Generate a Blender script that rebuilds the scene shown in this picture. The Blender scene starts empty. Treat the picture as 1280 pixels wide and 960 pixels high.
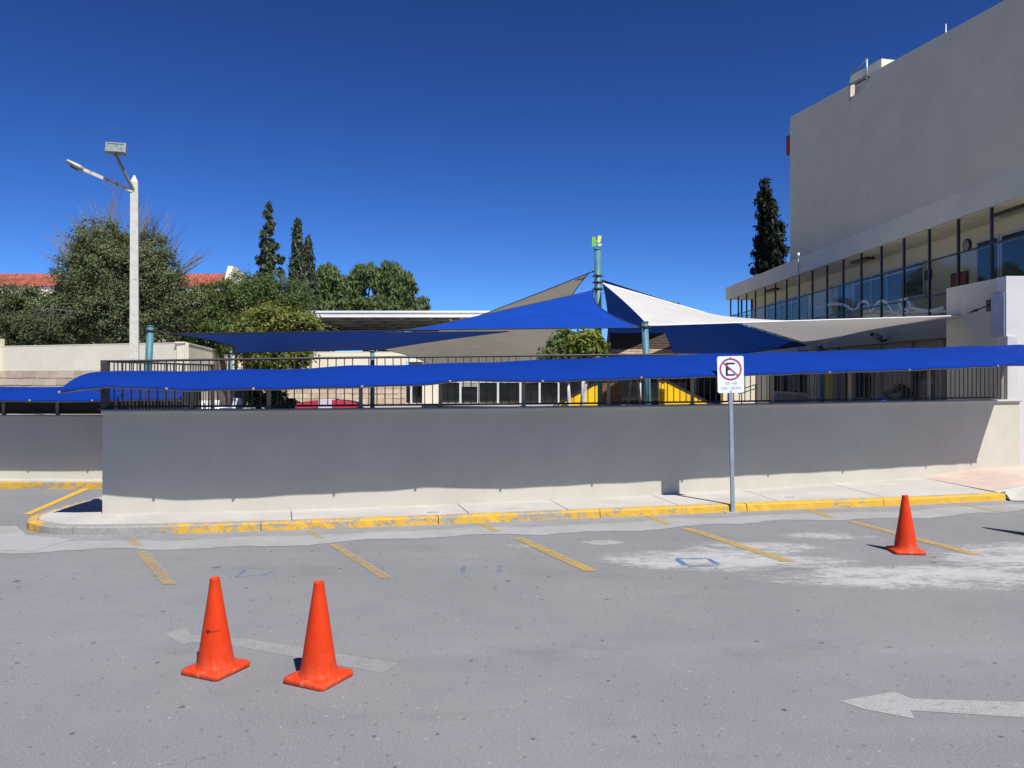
import bpy, bmesh, math, random
import numpy as np
from mathutils import Vector, Matrix

random.seed(7)
rng = np.random.default_rng(11)
S = bpy.context.scene
COL = S.collection
R = math.radians

# ------------------------------------------------------------------ camera, sky, sun, exposure
CAM_H = 2.2
cam_d = bpy.data.cameras.new("camera")
cam = bpy.data.objects.new("camera", cam_d)
COL.objects.link(cam)
cam.location = (0, 0, CAM_H)
cam.rotation_euler = (R(90), 0, 0)
cam_d.sensor_width = 36
cam_d.lens = 28.125
cam_d.shift_y = -10 / 1280
cam_d.clip_start = 0.05
cam_d.clip_end = 3000
S.camera = cam

TO_SUN = Vector((0.37, -0.585, 1.0)).normalized()
SUN_EL = math.asin(TO_SUN.z)
SUN_ROT = math.atan2(TO_SUN.x, TO_SUN.y)
W = bpy.data.worlds.new("World")
S.world = W
W.use_nodes = True
wn = W.node_tree
wn.nodes.clear()
sky = wn.nodes.new("ShaderNodeTexSky")
sky.sky_type = 'NISHITA'
sky.sun_disc = False
sky.sun_elevation = SUN_EL
sky.sun_rotation = SUN_ROT
sky.altitude = 1800
sky.air_density = 0.9
sky.dust_density = 0.15
sky.ozone_density = 3.0
gm = wn.nodes.new("ShaderNodeGamma")          # deepens the clear high-altitude blue evenly over the whole dome
gm.inputs["Gamma"].default_value = 1.5
tn = wn.nodes.new("ShaderNodeMix")
tn.data_type = 'RGBA'
tn.blend_type = 'MULTIPLY'
tn.inputs[0].default_value = 1.0
tn.inputs[7].default_value = (0.22, 0.34, 0.51, 1.0)
bg = wn.nodes.new("ShaderNodeBackground")
bg.inputs["Strength"].default_value = 0.07
wo = wn.nodes.new("ShaderNodeOutputWorld")
wn.links.new(sky.outputs[0], gm.inputs["Color"])
wn.links.new(gm.outputs[0], tn.inputs[6])
wn.links.new(tn.outputs[2], bg.inputs["Color"])
wn.links.new(bg.outputs[0], wo.inputs["Surface"])

sun_d = bpy.data.lights.new("sun", 'SUN')
sun_d.energy = 4.6
sun_d.angle = R(0.5)
sun_d.color = (1.0, 0.975, 0.935)
sun = bpy.data.objects.new("sun", sun_d)
COL.objects.link(sun)
sun.rotation_euler = (-TO_SUN).to_track_quat('-Z', 'Y').to_euler()
sun.location = (10, -16, 27)

S.view_settings.view_transform = 'Standard'
S.view_settings.look = 'None'
S.view_settings.exposure = 0.45
S.view_settings.gamma = 1.0

# ------------------------------------------------------------------ helpers
def at(px, py, Y):
    """pixel of the 1280x960 photograph at distance Y -> point"""
    return Vector(((px - 640) / 1000 * Y, Y, CAM_H + (470 - py) / 1000 * Y))

def gnd(px, py, z=0.0):
    Y = (CAM_H - z) * 1000 / (py - 470)
    return Vector(((px - 640) / 1000 * Y, Y, z))

def tag(o, label=None, cat=None, group=None, kind=None):
    if label: o["label"] = label
    if cat: o["category"] = cat
    if group: o["group"] = group
    if kind: o["kind"] = kind
    return o

def empty(name, loc=(0, 0, 0), rz=0.0):
    o = bpy.data.objects.new(name, None)
    o.empty_display_size = 0.2
    COL.objects.link(o)
    o.location = loc
    o.rotation_euler = (0, 0, rz)
    return o

def link(name, me, parent=None, loc=None, rot=None, scale=None):
    o = bpy.data.objects.new(name, me)
    COL.objects.link(o)
    if parent: o.parent = parent
    if loc is not None: o.location = loc
    if rot is not None: o.rotation_euler = rot
    if scale is not None: o.scale = scale
    return o

def build(name, bm, mat, parent=None, smooth=False, loc=None, rot=None):
    bmesh.ops.recalc_face_normals(bm, faces=bm.faces)
    me = bpy.data.meshes.new(name)
    bm.to_mesh(me)
    bm.free()
    if isinstance(mat, (list, tuple)):
        for m in mat: me.materials.append(m)
    elif mat: me.materials.append(mat)
    if smooth:
        for p in me.polygons: p.use_smooth = True
    return link(name, me, parent, loc, rot)

def copy_tree(o, parent=None):
    c = o.copy()
    COL.objects.link(c)
    if parent: c.parent = parent
    for ch in list(o.children):
        copy_tree(ch, c)
    return c

def BM(): return bmesh.new()

def box(bm, x0, x1, y0, y1, z0, z1, mi=0, bev=0.0, mat=None):
    vs = [bm.verts.new(p) for p in ((x0,y0,z0),(x1,y0,z0),(x1,y1,z0),(x0,y1,z0),(x0,y0,z1),(x1,y0,z1),(x1,y1,z1),(x0,y1,z1))]
    fs = [bm.faces.new([vs[i] for i in f]) for f in ((3,2,1,0),(4,5,6,7),(0,1,5,4),(1,2,6,5),(2,3,7,6),(3,0,4,7))]
    for f in fs: f.material_index = mi
    if mat is not None:
        bmesh.ops.transform(bm, matrix=mat, verts=vs)
    if bev > 0:
        es = list({e for f in fs for e in f.edges})
        bmesh.ops.bevel(bm, geom=es, offset=bev, segments=2, affect='EDGES', profile=0.6)
    return vs

def beam(bm, a, b, w, h, up=(0, 0, 1), mi=0):
    """rectangular bar from a to b"""
    a, b = Vector(a), Vector(b)
    d = (b - a)
    L = d.length
    d.normalize()
    u = Vector(up)
    s = d.cross(u)
    if s.length < 1e-4: s = d.cross(Vector((1, 0, 0)))
    s.normalize()
    u = s.cross(d).normalized()
    vs = []
    for p in (a, b):
        for (i, j) in ((-1,-1),(1,-1),(1,1),(-1,1)):
            vs.append(bm.verts.new(p + s * (i * w / 2) + u * (j * h / 2)))
    for f in ((0,1,2,3),(7,6,5,4),(0,4,5,1),(1,5,6,2),(2,6,7,3),(3,7,4,0)):
        bm.faces.new([vs[i] for i in f]).material_index = mi

def tube(bm, pts, r, n=8, mi=0, cap=True):
    pts = [Vector(p) for p in pts]
    rs = r if isinstance(r, (list, tuple)) else [r] * len(pts)
    rings = []
    prev = None
    for i, p in enumerate(pts):
        t = (pts[min(i + 1, len(pts) - 1)] - pts[max(i - 1, 0)])
        if t.length < 1e-9: t = Vector((0, 0, 1))
        t.normalize()
        if prev is None:
            a = t.cross(Vector((0, 0, 1)))
            if a.length < 1e-3: a = t.cross(Vector((1, 0, 0)))
        else:
            a = prev - t * prev.dot(t)
            if a.length < 1e-6: a = t.cross(Vector((0.3, 1, 0.2)))
        a.normalize()
        prev = a
        b = t.cross(a)
        rings.append([bm.verts.new(p + (a * math.cos(k * 2 * math.pi / n) + b * math.sin(k * 2 * math.pi / n)) * rs[i]) for k in range(n)])
    for i in range(len(rings) - 1):
        for k in range(n):
            f = bm.faces.new((rings[i][k], rings[i][(k + 1) % n], rings[i + 1][(k + 1) % n], rings[i + 1][k]))
            f.material_index = mi
            f.smooth = True
    if cap:
        for rr in (rings[0], rings[-1]):
            f = bm.faces.new(rr)
            f.material_index = mi

def lathe(bm, prof, n=32, c=(0, 0, 0), mi=0):
    c = Vector(c)
    rings = []
    for (r, z) in prof:
        rings.append([bm.verts.new(c + Vector((r * math.cos(k * 2 * math.pi / n), r * math.sin(k * 2 * math.pi / n), z))) for k in range(n)])
    for i in range(len(rings) - 1):
        for k in range(n):
            f = bm.faces.new((rings[i][k], rings[i][(k + 1) % n], rings[i + 1][(k + 1) % n], rings[i + 1][k]))
            f.smooth = True
            f.material_index = mi

def prism(bm, poly, z0, z1, mi=0):
    a = [bm.verts.new((p[0], p[1], z0)) for p in poly]
    b = [bm.verts.new((p[0], p[1], z1)) for p in poly]
    n = len(poly)
    bm.faces.new(a[::-1]).material_index = mi
    bm.faces.new(b).material_index = mi
    for i in range(n):
        bm.faces.new((a[i], a[(i + 1) % n], b[(i + 1) % n], b[i])).material_index = mi

def catmull(P, n):
    out = []
    P = [Vector(p) for p in P]
    for i in range(len(P) - 1):
        p0 = P[i - 1] if i > 0 else P[i] * 2 - P[i + 1]
        p1, p2 = P[i], P[i + 1]
        p3 = P[i + 2] if i + 2 < len(P) else P[i + 1] * 2 - P[i]
        for k in range(n):
            t = k / n
            out.append(0.5 * ((2 * p1) + (-p0 + p2) * t + (2 * p0 - 5 * p1 + 4 * p2 - p3) * t * t + (-p0 + 3 * p1 - 3 * p2 + p3) * t ** 3))
    out.append(P[-1])
    return out

def resample(P, step):
    P = [Vector(p) for p in P]
    L = [0]
    for i in range(1, len(P)): L.append(L[-1] + (P[i] - P[i - 1]).length)
    n = max(2, int(round(L[-1] / step)) + 1)
    out = []
    j = 0
    for k in range(n):
        s = L[-1] * k / (n - 1)
        while j < len(P) - 2 and L[j + 1] < s: j += 1
        t = (s - L[j]) / max(1e-9, L[j + 1] - L[j])
        out.append(P[j].lerp(P[j + 1], t))
    return out

def lut(x, xs, ys): return float(np.interp(x, xs, ys))

# ------------------------------------------------------------------ materials
class NT:
    def __init__(s, name):
        s.m = bpy.data.materials.new(name)
        s.m.use_nodes = True
        s.t = s.m.node_tree
        s.t.nodes.clear()
        s.out = s.n("ShaderNodeOutputMaterial")
        s.geo = s.n("ShaderNodeNewGeometry")
    def n(s, k, **kw):
        nd = s.t.nodes.new(k)
        for a, b in kw.items(): setattr(nd, a, b)
        return nd
    def set(s, inp, v):
        if isinstance(v, bpy.types.NodeSocket): s.t.links.new(v, inp)
        elif isinstance(v, (tuple, list)) and len(v) == 3 and inp.type == 'RGBA': inp.default_value = (*v, 1)
        else: inp.default_value = v
    def pos(s): return s.geo.outputs["Position"]
    def mapv(s, v, scale=(1, 1, 1), loc=(0, 0, 0), rot=(0, 0, 0)):
        m = s.n("ShaderNodeMapping")
        s.set(m.inputs["Vector"], v)
        m.inputs["Scale"].default_value = scale
        m.inputs["Location"].default_value = loc
        m.inputs["Rotation"].default_value = rot
        return m.outputs[0]
    def noise(s, scale, detail=4, rough=0.55, v=None, dist=0.0):
        a = s.n("ShaderNodeTexNoise")
        s.set(a.inputs["Vector"], v if v is not None else s.pos())
        a.inputs["Scale"].default_value = scale
        a.inputs["Detail"].default_value = detail
        a.inputs["Roughness"].default_value = rough
        a.inputs["Distortion"].default_value = dist
        return a.outputs["Fac"]
    def voro(s, scale, v=None, feature='F1', rnd=1.0):
        a = s.n("ShaderNodeTexVoronoi", feature=feature)
        s.set(a.inputs["Vector"], v if v is not None else s.pos())
        a.inputs["Scale"].default_value = scale
        a.inputs["Randomness"].default_value = rnd
        a.voronoi_dimensions = '2D'
        return a
    def ramp(s, f, a, b, ya=0.0, yb=1.0, smooth=True):
        m = s.n("ShaderNodeMapRange")
        m.interpolation_type = 'SMOOTHSTEP' if smooth else 'LINEAR'
        s.set(m.inputs["Value"], f)
        m.inputs["From Min"].default_value = a
        m.inputs["From Max"].default_value = b
        m.inputs["To Min"].default_value = ya
        m.inputs["To Max"].default_value = yb
        return m.outputs[0]
    def math(s, op, a, b=0.0):
        m = s.n("ShaderNodeMath", operation=op)
        s.set(m.inputs[0], a)
        s.set(m.inputs[1], b)
        return m.outputs[0]
    def mix(s, f, a, b, blend='MIX'):
        m = s.n("ShaderNodeMix", data_type='RGBA', blend_type=blend)
        s.set(m.inputs[0], f)
        s.set(m.inputs[6], a)
        s.set(m.inputs[7], b)
        return m.outputs[2]
    def xyz(s, v=None):
        a = s.n("ShaderNodeSeparateXYZ")
        s.set(a.inputs[0], v if v is not None else s.pos())
        return a.outputs
    def bump(s, h, strength=0.3, dist=0.02):
        b = s.n("ShaderNodeBump")
        s.set(b.inputs["Height"], h)
        b.inputs["Strength"].default_value = strength
        b.inputs["Distance"].default_value = dist
        return b.outputs[0]
    def bsdf(s, col, rough=0.7, metal=0.0, spec=0.5, normal=None):
        b = s.n("ShaderNodeBsdfPrincipled")
        s.set(b.inputs["Base Color"], col)
        s.set(b.inputs["Roughness"], rough)
        b.inputs["Metallic"].default_value = metal
        b.inputs["Specular IOR Level"].default_value = spec
        if normal is not None: s.set(b.inputs["Normal"], normal)
        return b.outputs[0]
    def done(s, sh):
        s.t.links.new(sh, s.out.inputs["Surface"])
        return s.m

def mul(c, k): return tuple(min(1.0, v * k) for v in c)

def plain(name, col, rough=0.6, metal=0.0, var=0.12, scale=3.0, bump=0.0, spec=0.4):
    t = NT(name)
    n = t.noise(scale, 5, 0.6)
    c = t.mix(t.ramp(n, 0.3, 0.7), mul(col, 1 - var), mul(col, 1 + var))
    nb = None
    if bump: nb = t.bump(t.noise(scale * 14, 3), bump, 0.01)
    return t.done(t.bsdf(c, rough, metal, spec, nb))

def stucco(name, col, dirt=0.25, fine=60.0, bump=0.25):
    t = NT(name)
    big = t.noise(0.6, 5, 0.6)
    mid = t.noise(4.0, 5, 0.6)
    c = t.mix(t.ramp(big, 0.3, 0.72), mul(col, 0.93), mul(col, 1.04))
    c = t.mix(t.ramp(mid, 0.35, 0.75, 0, 0.35), c, mul(col, 0.86))
    streak = t.noise(1.0, 4, 0.6, t.mapv(t.pos(), (5, 5, 0.35)))
    c = t.mix(t.ramp(streak, 0.55, 0.8, 0, dirt), c, mul(col, 0.66))
    h = t.noise(fine, 4, 0.65)
    return t.done(t.bsdf(c, 0.9, 0, 0.2, t.bump(h, bump, 0.006)))

def fabric(name, col, trans=0.25, rough=0.75):
    t = NT(name)
    n = t.noise(1.3, 4, 0.6)
    c = t.mix(t.ramp(n, 0.3, 0.75), mul(col, 0.93), mul(col, 1.06))
    weave = t.noise(90, 2, 0.5)
    wr = t.noise(2.0, 3, 0.5, t.mapv(t.pos(), (1.0, 1.0, 3.0)))
    hh = t.math('ADD', t.math('MULTIPLY', weave, 0.15), wr)
    a = t.bsdf(c, rough, 0, 0.06, t.bump(hh, 0.25, 0.03))
    tr = t.n("ShaderNodeBsdfTranslucent")
    t.set(tr.inputs[0], c)
    m = t.n("ShaderNodeMixShader")
    m.inputs[0].default_value = trans
    t.t.links.new(a, m.inputs[1])
    t.t.links.new(tr.outputs[0], m.inputs[2])
    return t.done(m.outputs[0])

def asphalt_mat():
    t = NT("asphalt")
    P = t.pos()
    big = t.noise(0.35, 5, 0.6)
    mid = t.noise(2.2, 5, 0.62)
    fine = t.noise(85, 3, 0.75)
    stone = t.voro(150)
    c = t.mix(t.ramp(big, 0.3, 0.7), (0.165, 0.165, 0.170), (0.205, 0.204, 0.207))
    c = t.mix(t.ramp(mid, 0.42, 0.72, 0, 0.5), c, (0.155, 0.156, 0.163))
    # tyre-polished bands along the lane
    ban = t.noise(0.8, 4, 0.6, t.mapv(P, (0.12, 1.1, 1), rot=(0, 0, R(-8))))
    c = t.mix(t.ramp(ban, 0.5, 0.72, 0, 0.4), c, (0.25, 0.25, 0.255))
    c = t.mix(t.ramp(fine, 0.42, 0.62, 0, 0.55), c, (0.27, 0.27, 0.275))
    c = t.mix(t.ramp(fine, 0.5, 0.3, 0, 0.45), c, (0.10, 0.10, 0.105))
    c = t.mix(t.ramp(stone.outputs["Distance"], 0.22, 0.05, 0, 0.5), c, (0.34, 0.34, 0.335))
    # worn pale patches where the old concrete shows (right half)
    x, y, z = t.xyz()
    patch_n = t.noise(1.5, 7, 0.72, t.mapv(P, (0.75, 1.5, 1), rot=(0, 0, R(6))), 0.6)
    masks = None
    for (cx, cy, rx, ry, amp) in ((2.6, 9.55, 2.2, 0.75, 1.0), (4.6, 8.75, 2.6, 0.75, 1.0), (3.1, 10.2, 1.3, 0.6, 0.9), (4.3, 11.0, 0.9, 0.4, .9),
                                  (6.6, 9.6, 2.2, 1.5, 0.95), (8.5, 9.5, 2.5, 1.6, 0.9), (1.2, 10.6, 0.5, .25, .8), (-0.4, 4.0, .8, .5, .15), (.25, 10.4, .5, .25, .75)):
        dx = t.math('DIVIDE', t.math('SUBTRACT', x, cx), rx)
        dy = t.math('DIVIDE', t.math('SUBTRACT', y, cy), ry)
        d = t.math('ADD', t.math('MULTIPLY', dx, dx), t.math('MULTIPLY', dy, dy))
        k = t.ramp(d, 1.25, 0.0, 0, amp)
        masks = k if masks is None else t.math('MAXIMUM', masks, k)
    pm = t.math('MULTIPLY', masks, 0.52)
    pm = t.ramp(t.math('ADD', t.math('ADD', pm, patch_n), t.math('MULTIPLY', t.math('SUBTRACT', t.noise(8, 7, .8, t.mapv(P, (.7, 1.7, 1))), .5), .95)), 0.80, 1.10, 0, 0.85)
    c = t.mix(pm, c, t.mix(t.ramp(fine, .35, .65), (0.36, 0.36, 0.352), (0.50, 0.492, 0.47)))
    # oil spots and chewing gum
    v1 = t.voro(0.95, t.mapv(P, (1, 1.0, 1)))
    d1 = t.math('ADD', t.math('ADD', v1.outputs["Distance"], t.math('MULTIPLY', t.noise(16, 4, .7), 0.10)), t.math('MULTIPLY', t.xyz(v1.outputs["Color"])[2], 0.045))
    sel = t.ramp(t.xyz(v1.outputs["Color"])[0], 0.70, 0.71, 0.0, 1, False)
    c = t.mix(t.math('MULTIPLY', t.ramp(d1, 0.112, 0.085, 0, 0.7), sel), c, (0.05, 0.05, 0.05))
    v2 = t.voro(2.6, t.mapv(P, (1, 0.9, 1), (3.3, 1.7, 0)))
    d2 = t.math('ADD', v2.outputs["Distance"], t.math('MULTIPLY', t.noise(14, 3), 0.12))
    sel2 = t.ramp(t.xyz(v2.outputs["Color"])[1], 0.74, 0.75, 0, 1, False)
    c = t.mix(t.math('MULTIPLY', t.ramp(d2, 0.115, 0.085, 0, 0.75), sel2), c, (0.055, 0.055, 0.055))
    v3 = t.voro(7.5, t.mapv(P, (1, 0.85, 1), (5.1, 0.4, 0)))
    sel3 = t.ramp(t.xyz(v3.outputs["Color"])[0], 0.72, 0.74, 0, 1, False)
    d3 = t.math('ADD', v3.outputs["Distance"], t.math('MULTIPLY', t.noise(30, 3), 0.16))
    c = t.mix(t.math('MULTIPLY', t.ramp(d3, 0.19, 0.14, 0, 0.5), sel3), c, (0.085, 0.085, 0.088))
    sel4 = t.ramp(t.xyz(v3.outputs["Color"])[1], 0.80, 0.82, 0, 1, False)
    c = t.mix(t.math('MULTIPLY', t.ramp(d3, 0.17, 0.12, 0, 0.5), sel4), c, (0.38, 0.38, 0.37))
    st = t.noise(0.9, 5, 0.65, t.mapv(P, (0.5, 1.2, 1), (7, 3, 0)))
    c = t.mix(t.ramp(st, 0.54, 0.74, 0, 0.38), c, (0.12, 0.12, 0.125))
    # hairline cracks
    vc = t.voro(0.55, t.mapv(P, (1, 1.4, 1), (1.1, 4.2, 0)), 'DISTANCE_TO_EDGE')
    wob = t.math('ADD', vc.outputs["Distance"], t.math('MULTIPLY', t.math('SUBTRACT', t.noise(6, 4), 0.5), 0.03))
    cm = t.math('MULTIPLY', t.ramp(t.math('ABSOLUTE', wob), 0.005, 0.0, 0, 0.22), t.ramp(t.noise(0.5, 2, .5, t.mapv(P, loc=(9, 2, 0))), 0.55, 0.65))
    c = t.mix(cm, c, (0.07, 0.07, 0.07))
    grain = t.noise(38, 6, 0.85)
    c = t.mix(t.ramp(grain, 0.56, 0.70, 0, 0.6), c, (0.075, 0.075, 0.078))
    c = t.mix(t.ramp(grain, 0.44, 0.32, 0, 0.6), c, (0.36, 0.36, 0.365))
    return t.done(t.bsdf(c, 0.9, 0, 0.2, t.bump(t.noise(60, 5, 0.8), 0.12, 0.006)))

def concrete_mat(name, col, patch=0.5, bump=0.3):
    t = NT(name)
    big = t.noise(0.9, 6, 0.65)
    mid = t.noise(5, 6, 0.65)
    fine = t.noise(70, 3, 0.6)
    c = t.mix(t.ramp(big, 0.32, 0.7), mul(col, 0.86), mul(col, 1.06))
    c = t.mix(t.ramp(mid, 0.5, 0.78, 0, patch), c, mul(col, 0.62))
    c = t.mix(t.ramp(fine, 0.3, 0.7, 0, 0.25), c, mul(col, 0.75))
    blot = t.noise(1.7, 5, 0.7, t.mapv(t.pos(), (0.6, 2.2, 1), (4, 1, 0)))
    c = t.mix(t.ramp(blot, 0.62, 0.7, 0, 0.5), c, mul(col, 0.5))
    return t.done(t.bsdf(c, 0.9, 0, 0.25, t.bump(t.math('ADD', fine, t.math('MULTIPLY', mid, 0.6)), bump, 0.012)))

def kerb_mat():
    t = NT("kerb_paint")
    P = t.pos()
    x, y, z = t.xyz()
    n1 = t.noise(5.5, 7, 0.75, t.mapv(P, (1, 1, 1.6)))
    n2 = t.noise(26, 4, 0.7)
    big = t.noise(0.75, 3, 0.6)
    wear = t.math('ADD', t.math('MULTIPLY', n1, 0.75), t.math('MULTIPLY', n2, 0.3))
    wear = t.math('ADD', wear, t.math('MULTIPLY', t.math('SUBTRACT', big, 0.5), 0.5))
    left = t.math('MULTIPLY', t.ramp(x, -4.4, -5.3, 0, 0.115), t.ramp(x, -6.85, -6.4, 0.0, 1))
    back = t.ramp(y, 11.2, 11.8, 0, 1)
    left = t.math('MULTIPLY', left, t.ramp(y, 11.75, 11.3, -0.35, 1))
    right = t.ramp(x, 2.2, 4.4, 0.0, -0.06)
    wear = t.math('ADD', t.math('ADD', wear, left), right)
    m = t.ramp(wear, 0.505, 0.575)
    conc = t.mix(n2, (0.13, 0.125, 0.115), (0.42, 0.40, 0.36))
    yel = t.mix(t.ramp(n1, 0.3, 0.7), (0.56, 0.315, 0.035), (0.66, 0.40, 0.05))
    yel = t.mix(t.ramp(n2, 0.55, 0.75, 0, 0.35), yel, (0.42, 0.27, 0.07))
    c = t.mix(m, yel, conc)
    h = t.math('ADD', t.math('MULTIPLY', m, -0.6), t.math('MULTIPLY', n2, 0.6))
    return t.done(t.bsdf(c, 0.75, 0, 0.3, t.bump(h, 0.5, 0.012)))

def road_paint(name, col, lo=0.44, hi=0.60, scale=14, fade=None, amount=0.85):
    """worn paint: where it has rubbed off, the sheet is clear and the asphalt below shows"""
    t = NT(name)
    n1 = t.noise(scale, 6, 0.75)
    n2 = t.noise(70, 3, 0.6)
    n3 = t.noise(1.6, 3, 0.5)
    w = t.math('ADD', t.math('ADD', t.math('MULTIPLY', n1, 0.5), t.math('MULTIPLY', n2, 0.40)), t.math('MULTIPLY', n3, 0.15))
    at_ = t.n("ShaderNodeAttribute")
    at_.attribute_name = "edge_wear"
    w = t.math('ADD', w, t.math('MULTIPLY', t.math('SUBTRACT', 1.0, at_.outputs["Fac"]), 0.26))
    m = t.ramp(w, lo, hi, amount, 0.05)
    c = t.mix(n1, mul(col, 0.85), mul(col, 1.1))
    a = t.bsdf(c, 0.8, 0, 0.25)
    tr = t.n("ShaderNodeBsdfTransparent")
    mx = t.n("ShaderNodeMixShader")
    t.set(mx.inputs[0], m)
    t.t.links.new(tr.outputs[0], mx.inputs[1])
    t.t.links.new(a, mx.inputs[2])
    return t.done(mx.outputs[0])

def leaf_mat(name, a, b, trans=0.3):
    t = NT(name)
    rp = t.geo.outputs["Random Per Island"]
    big = t.noise(0.9, 3, 0.6)
    f = t.math('ADD', t.math('MULTIPLY', rp, 0.7), t.math('MULTIPLY', t.ramp(big, .3, .7), 0.3))
    c = t.mix(f, a, b)
    p = t.bsdf(c, 0.6, 0, 0.25)
    tr = t.n("ShaderNodeBsdfTranslucent")
    t.set(tr.inputs[0], t.mix(0.3, c, (0.2, 0.25, 0.03)))
    m = t.n("ShaderNodeMixShader")
    m.inputs[0].default_value = trans
    t.t.links.new(p, m.inputs[1])
    t.t.links.new(tr.outputs[0], m.inputs[2])
    return t.done(m.outputs[0])

def clear_glass(name, tint=(0.85, 0.9, 0.9)):
    t = NT(name)
    tr = t.n("ShaderNodeBsdfTransparent")
    t.set(tr.inputs[0], tint)
    gl = t.n("ShaderNodeBsdfGlossy")
    gl.inputs["Roughness"].default_value = 0.02
    t.set(gl.inputs["Normal"], t.bump(t.noise(0.8, 3), 0.08, 0.05))
    fr = t.n("ShaderNodeFresnel")
    fr.inputs[0].default_value = 1.5
    f = t.math('ADD', t.math('MULTIPLY', fr.outputs[0], 0.13), 0.006)
    m = t.n("ShaderNodeMixShader")
    t.set(m.inputs[0], f)
    t.t.links.new(tr.outputs[0], m.inputs[1])
    t.t.links.new(gl.outputs[0], m.inputs[2])
    return t.done(m.outputs[0])

def cone_mat():
    t = NT("orange_pvc")
    oi = t.n("ShaderNodeObjectInfo")
    tc = t.n("ShaderNodeTexCoord")
    v = tc.outputs["Object"]
    z = t.xyz(v)[2]
    n = t.noise(6, 5, 0.65, v)
    sc = t.noise(30, 5, 0.75, t.mapv(v, (1, 1, 0.35)))
    c = t.mix(t.ramp(n, 0.3, 0.7), (0.57, 0.035, 0.004), (0.65, 0.045, 0.006))
    low = t.ramp(z, 0.30, 0.0, 0.0, 0.5)
    c = t.mix(t.math('MULTIPLY', low, t.ramp(sc, 0.42, 0.62)), c, (0.42, 0.12, 0.06))
    c = t.mix(t.ramp(sc, 0.66, 0.72, 0, 0.4), c, (0.35, 0.06, 0.03))
    scuff = t.math('MULTIPLY', t.ramp(z, 0.07, 0.03), t.ramp(t.noise(18, 4, .7, v), 0.58, 0.70, 0, .32))
    c = t.mix(scuff, c, (0.62, 0.42, 0.36))
    return t.done(t.bsdf(c, t.ramp(n, .3, .7, .5, .68), 0, 0.2, t.bump(sc, 0.08, 0.005)))

def rust_paint(name, col, rust=0.55):
    t = NT(name)
    n = t.noise(2.2, 6, 0.72, t.mapv(t.pos(), (2, 2, 0.7)))
    c = t.mix(t.ramp(t.noise(8, 4), 0.3, 0.7), mul(col, 0.9), mul(col, 1.05))
    c = t.mix(t.ramp(n, rust, rust + 0.08), c, (0.40, 0.16, 0.05))
    return t.done(t.bsdf(c, 0.65, 0, 0.3))

M = {}
M['asphalt'] = asphalt_mat()
M['gutter'] = concrete_mat("gutter_concrete", (0.34, 0.335, 0.325), 0.55)
M['sidewalk'] = concrete_mat("sidewalk_concrete", (0.485, 0.46, 0.41), 0.16)
M['gutter_dirty'] = concrete_mat("dirty_gutter_concrete", (0.27, 0.268, 0.265), 0.7)
M['sidewalk_pale'] = concrete_mat("pale_mortar", (0.52, 0.51, 0.48), 0.1)
M['pink_paving'] = concrete_mat("pink_paving", (0.55, 0.43, 0.36), 0.25)
M['joint'] = plain("joint_dirt", (0.10, 0.095, 0.085), 0.95)
M['kerb'] = kerb_mat()
M['floor'] = concrete_mat("plaza_concrete", (0.40, 0.37, 0.33), 0.3)
M['wall'] = stucco("wall_stucco", (0.52, 0.485, 0.395), 0.10)
M['coping'] = stucco("coping_stucco", (0.46, 0.44, 0.39), 0.3)
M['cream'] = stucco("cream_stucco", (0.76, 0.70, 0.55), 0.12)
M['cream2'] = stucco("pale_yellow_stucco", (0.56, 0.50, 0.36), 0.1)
M['white_wall'] = stucco("white_stucco", (0.60, 0.58, 0.55), 0.1)
M['block'] = stucco("block_stucco", (0.54, 0.495, 0.405), 0.18, 30)
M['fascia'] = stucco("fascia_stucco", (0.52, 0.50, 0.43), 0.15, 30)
M['soffit'] = stucco("soffit_paint", (0.62, 0.58, 0.44), 0.1, 30)
M['grey_wall'] = stucco("grey_wall_stucco", (0.30, 0.29, 0.25), 0.15, 30)
M['awning'] = fabric("awning_canvas", (0.004, 0.031, 0.225), 0.03, 0.85)
M['sail_blue'] = fabric("blue_sail_cloth", (0.009, 0.058, 0.36), 0.14)
M['sail_navy'] = fabric("navy_sail_cloth", (0.010, 0.06, 0.33), 0.14)
M['sail_beige'] = fabric("beige_sail_cloth", (0.55, 0.51, 0.42), 0.20)
M['sail_white'] = fabric("white_sail_cloth", (0.62, 0.60, 0.57), 0.25)
M['hem_dark'] = plain("dark_hem", (0.02, 0.025, 0.04), 0.7)
M['rail'] = plain("brown_rail_paint", (0.055, 0.044, 0.036), 0.5)
M['rail_tan'] = plain("tan_rail_paint", (0.26, 0.215, 0.165), 0.55)
M['black_metal'] = plain("black_metal", (0.02, 0.018, 0.016), 0.45)
M['galv'] = plain("galvanised_steel", (0.30, 0.36, 0.40), 0.5, 0.3, 0.12, 6)
M['teal'] = plain("teal_pole_paint", (0.065, 0.175, 0.215), 0.5, 0, 0.1, 3)
M['teal_light'] = plain("light_blue_pole_paint", (0.09, 0.25, 0.42), 0.5)
M['lamp_post'] = rust_paint("lamp_post_paint", (0.56, 0.545, 0.46), 0.63)
M['lamp_arm'] = rust_paint("lamp_arm_paint", (0.56, 0.52, 0.44), 0.50)
M['grey_metal'] = plain("grey_metal", (0.22, 0.23, 0.22), 0.5, 0.2)
M['lamp_glass'] = plain("lamp_glass", (0.24, 0.29, 0.28), 0.15, 0, 0.3, 12)
M['white_paint'] = plain("white_paint", (0.80, 0.80, 0.78), 0.5, 0, 0.03)
M['sign_white'] = plain("sign_white", (0.80, 0.81, 0.84), 0.35, 0, 0.03)
M['sign_red'] = plain("sign_red", (0.38, 0.035, 0.08), 0.4, 0, 0.1, 40)
M['sign_black'] = plain("sign_black", (0.012, 0.012, 0.014), 0.4)
M['sign_grey'] = plain("sign_faded_print", (0.40, 0.40, 0.43), 0.4)
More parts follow.
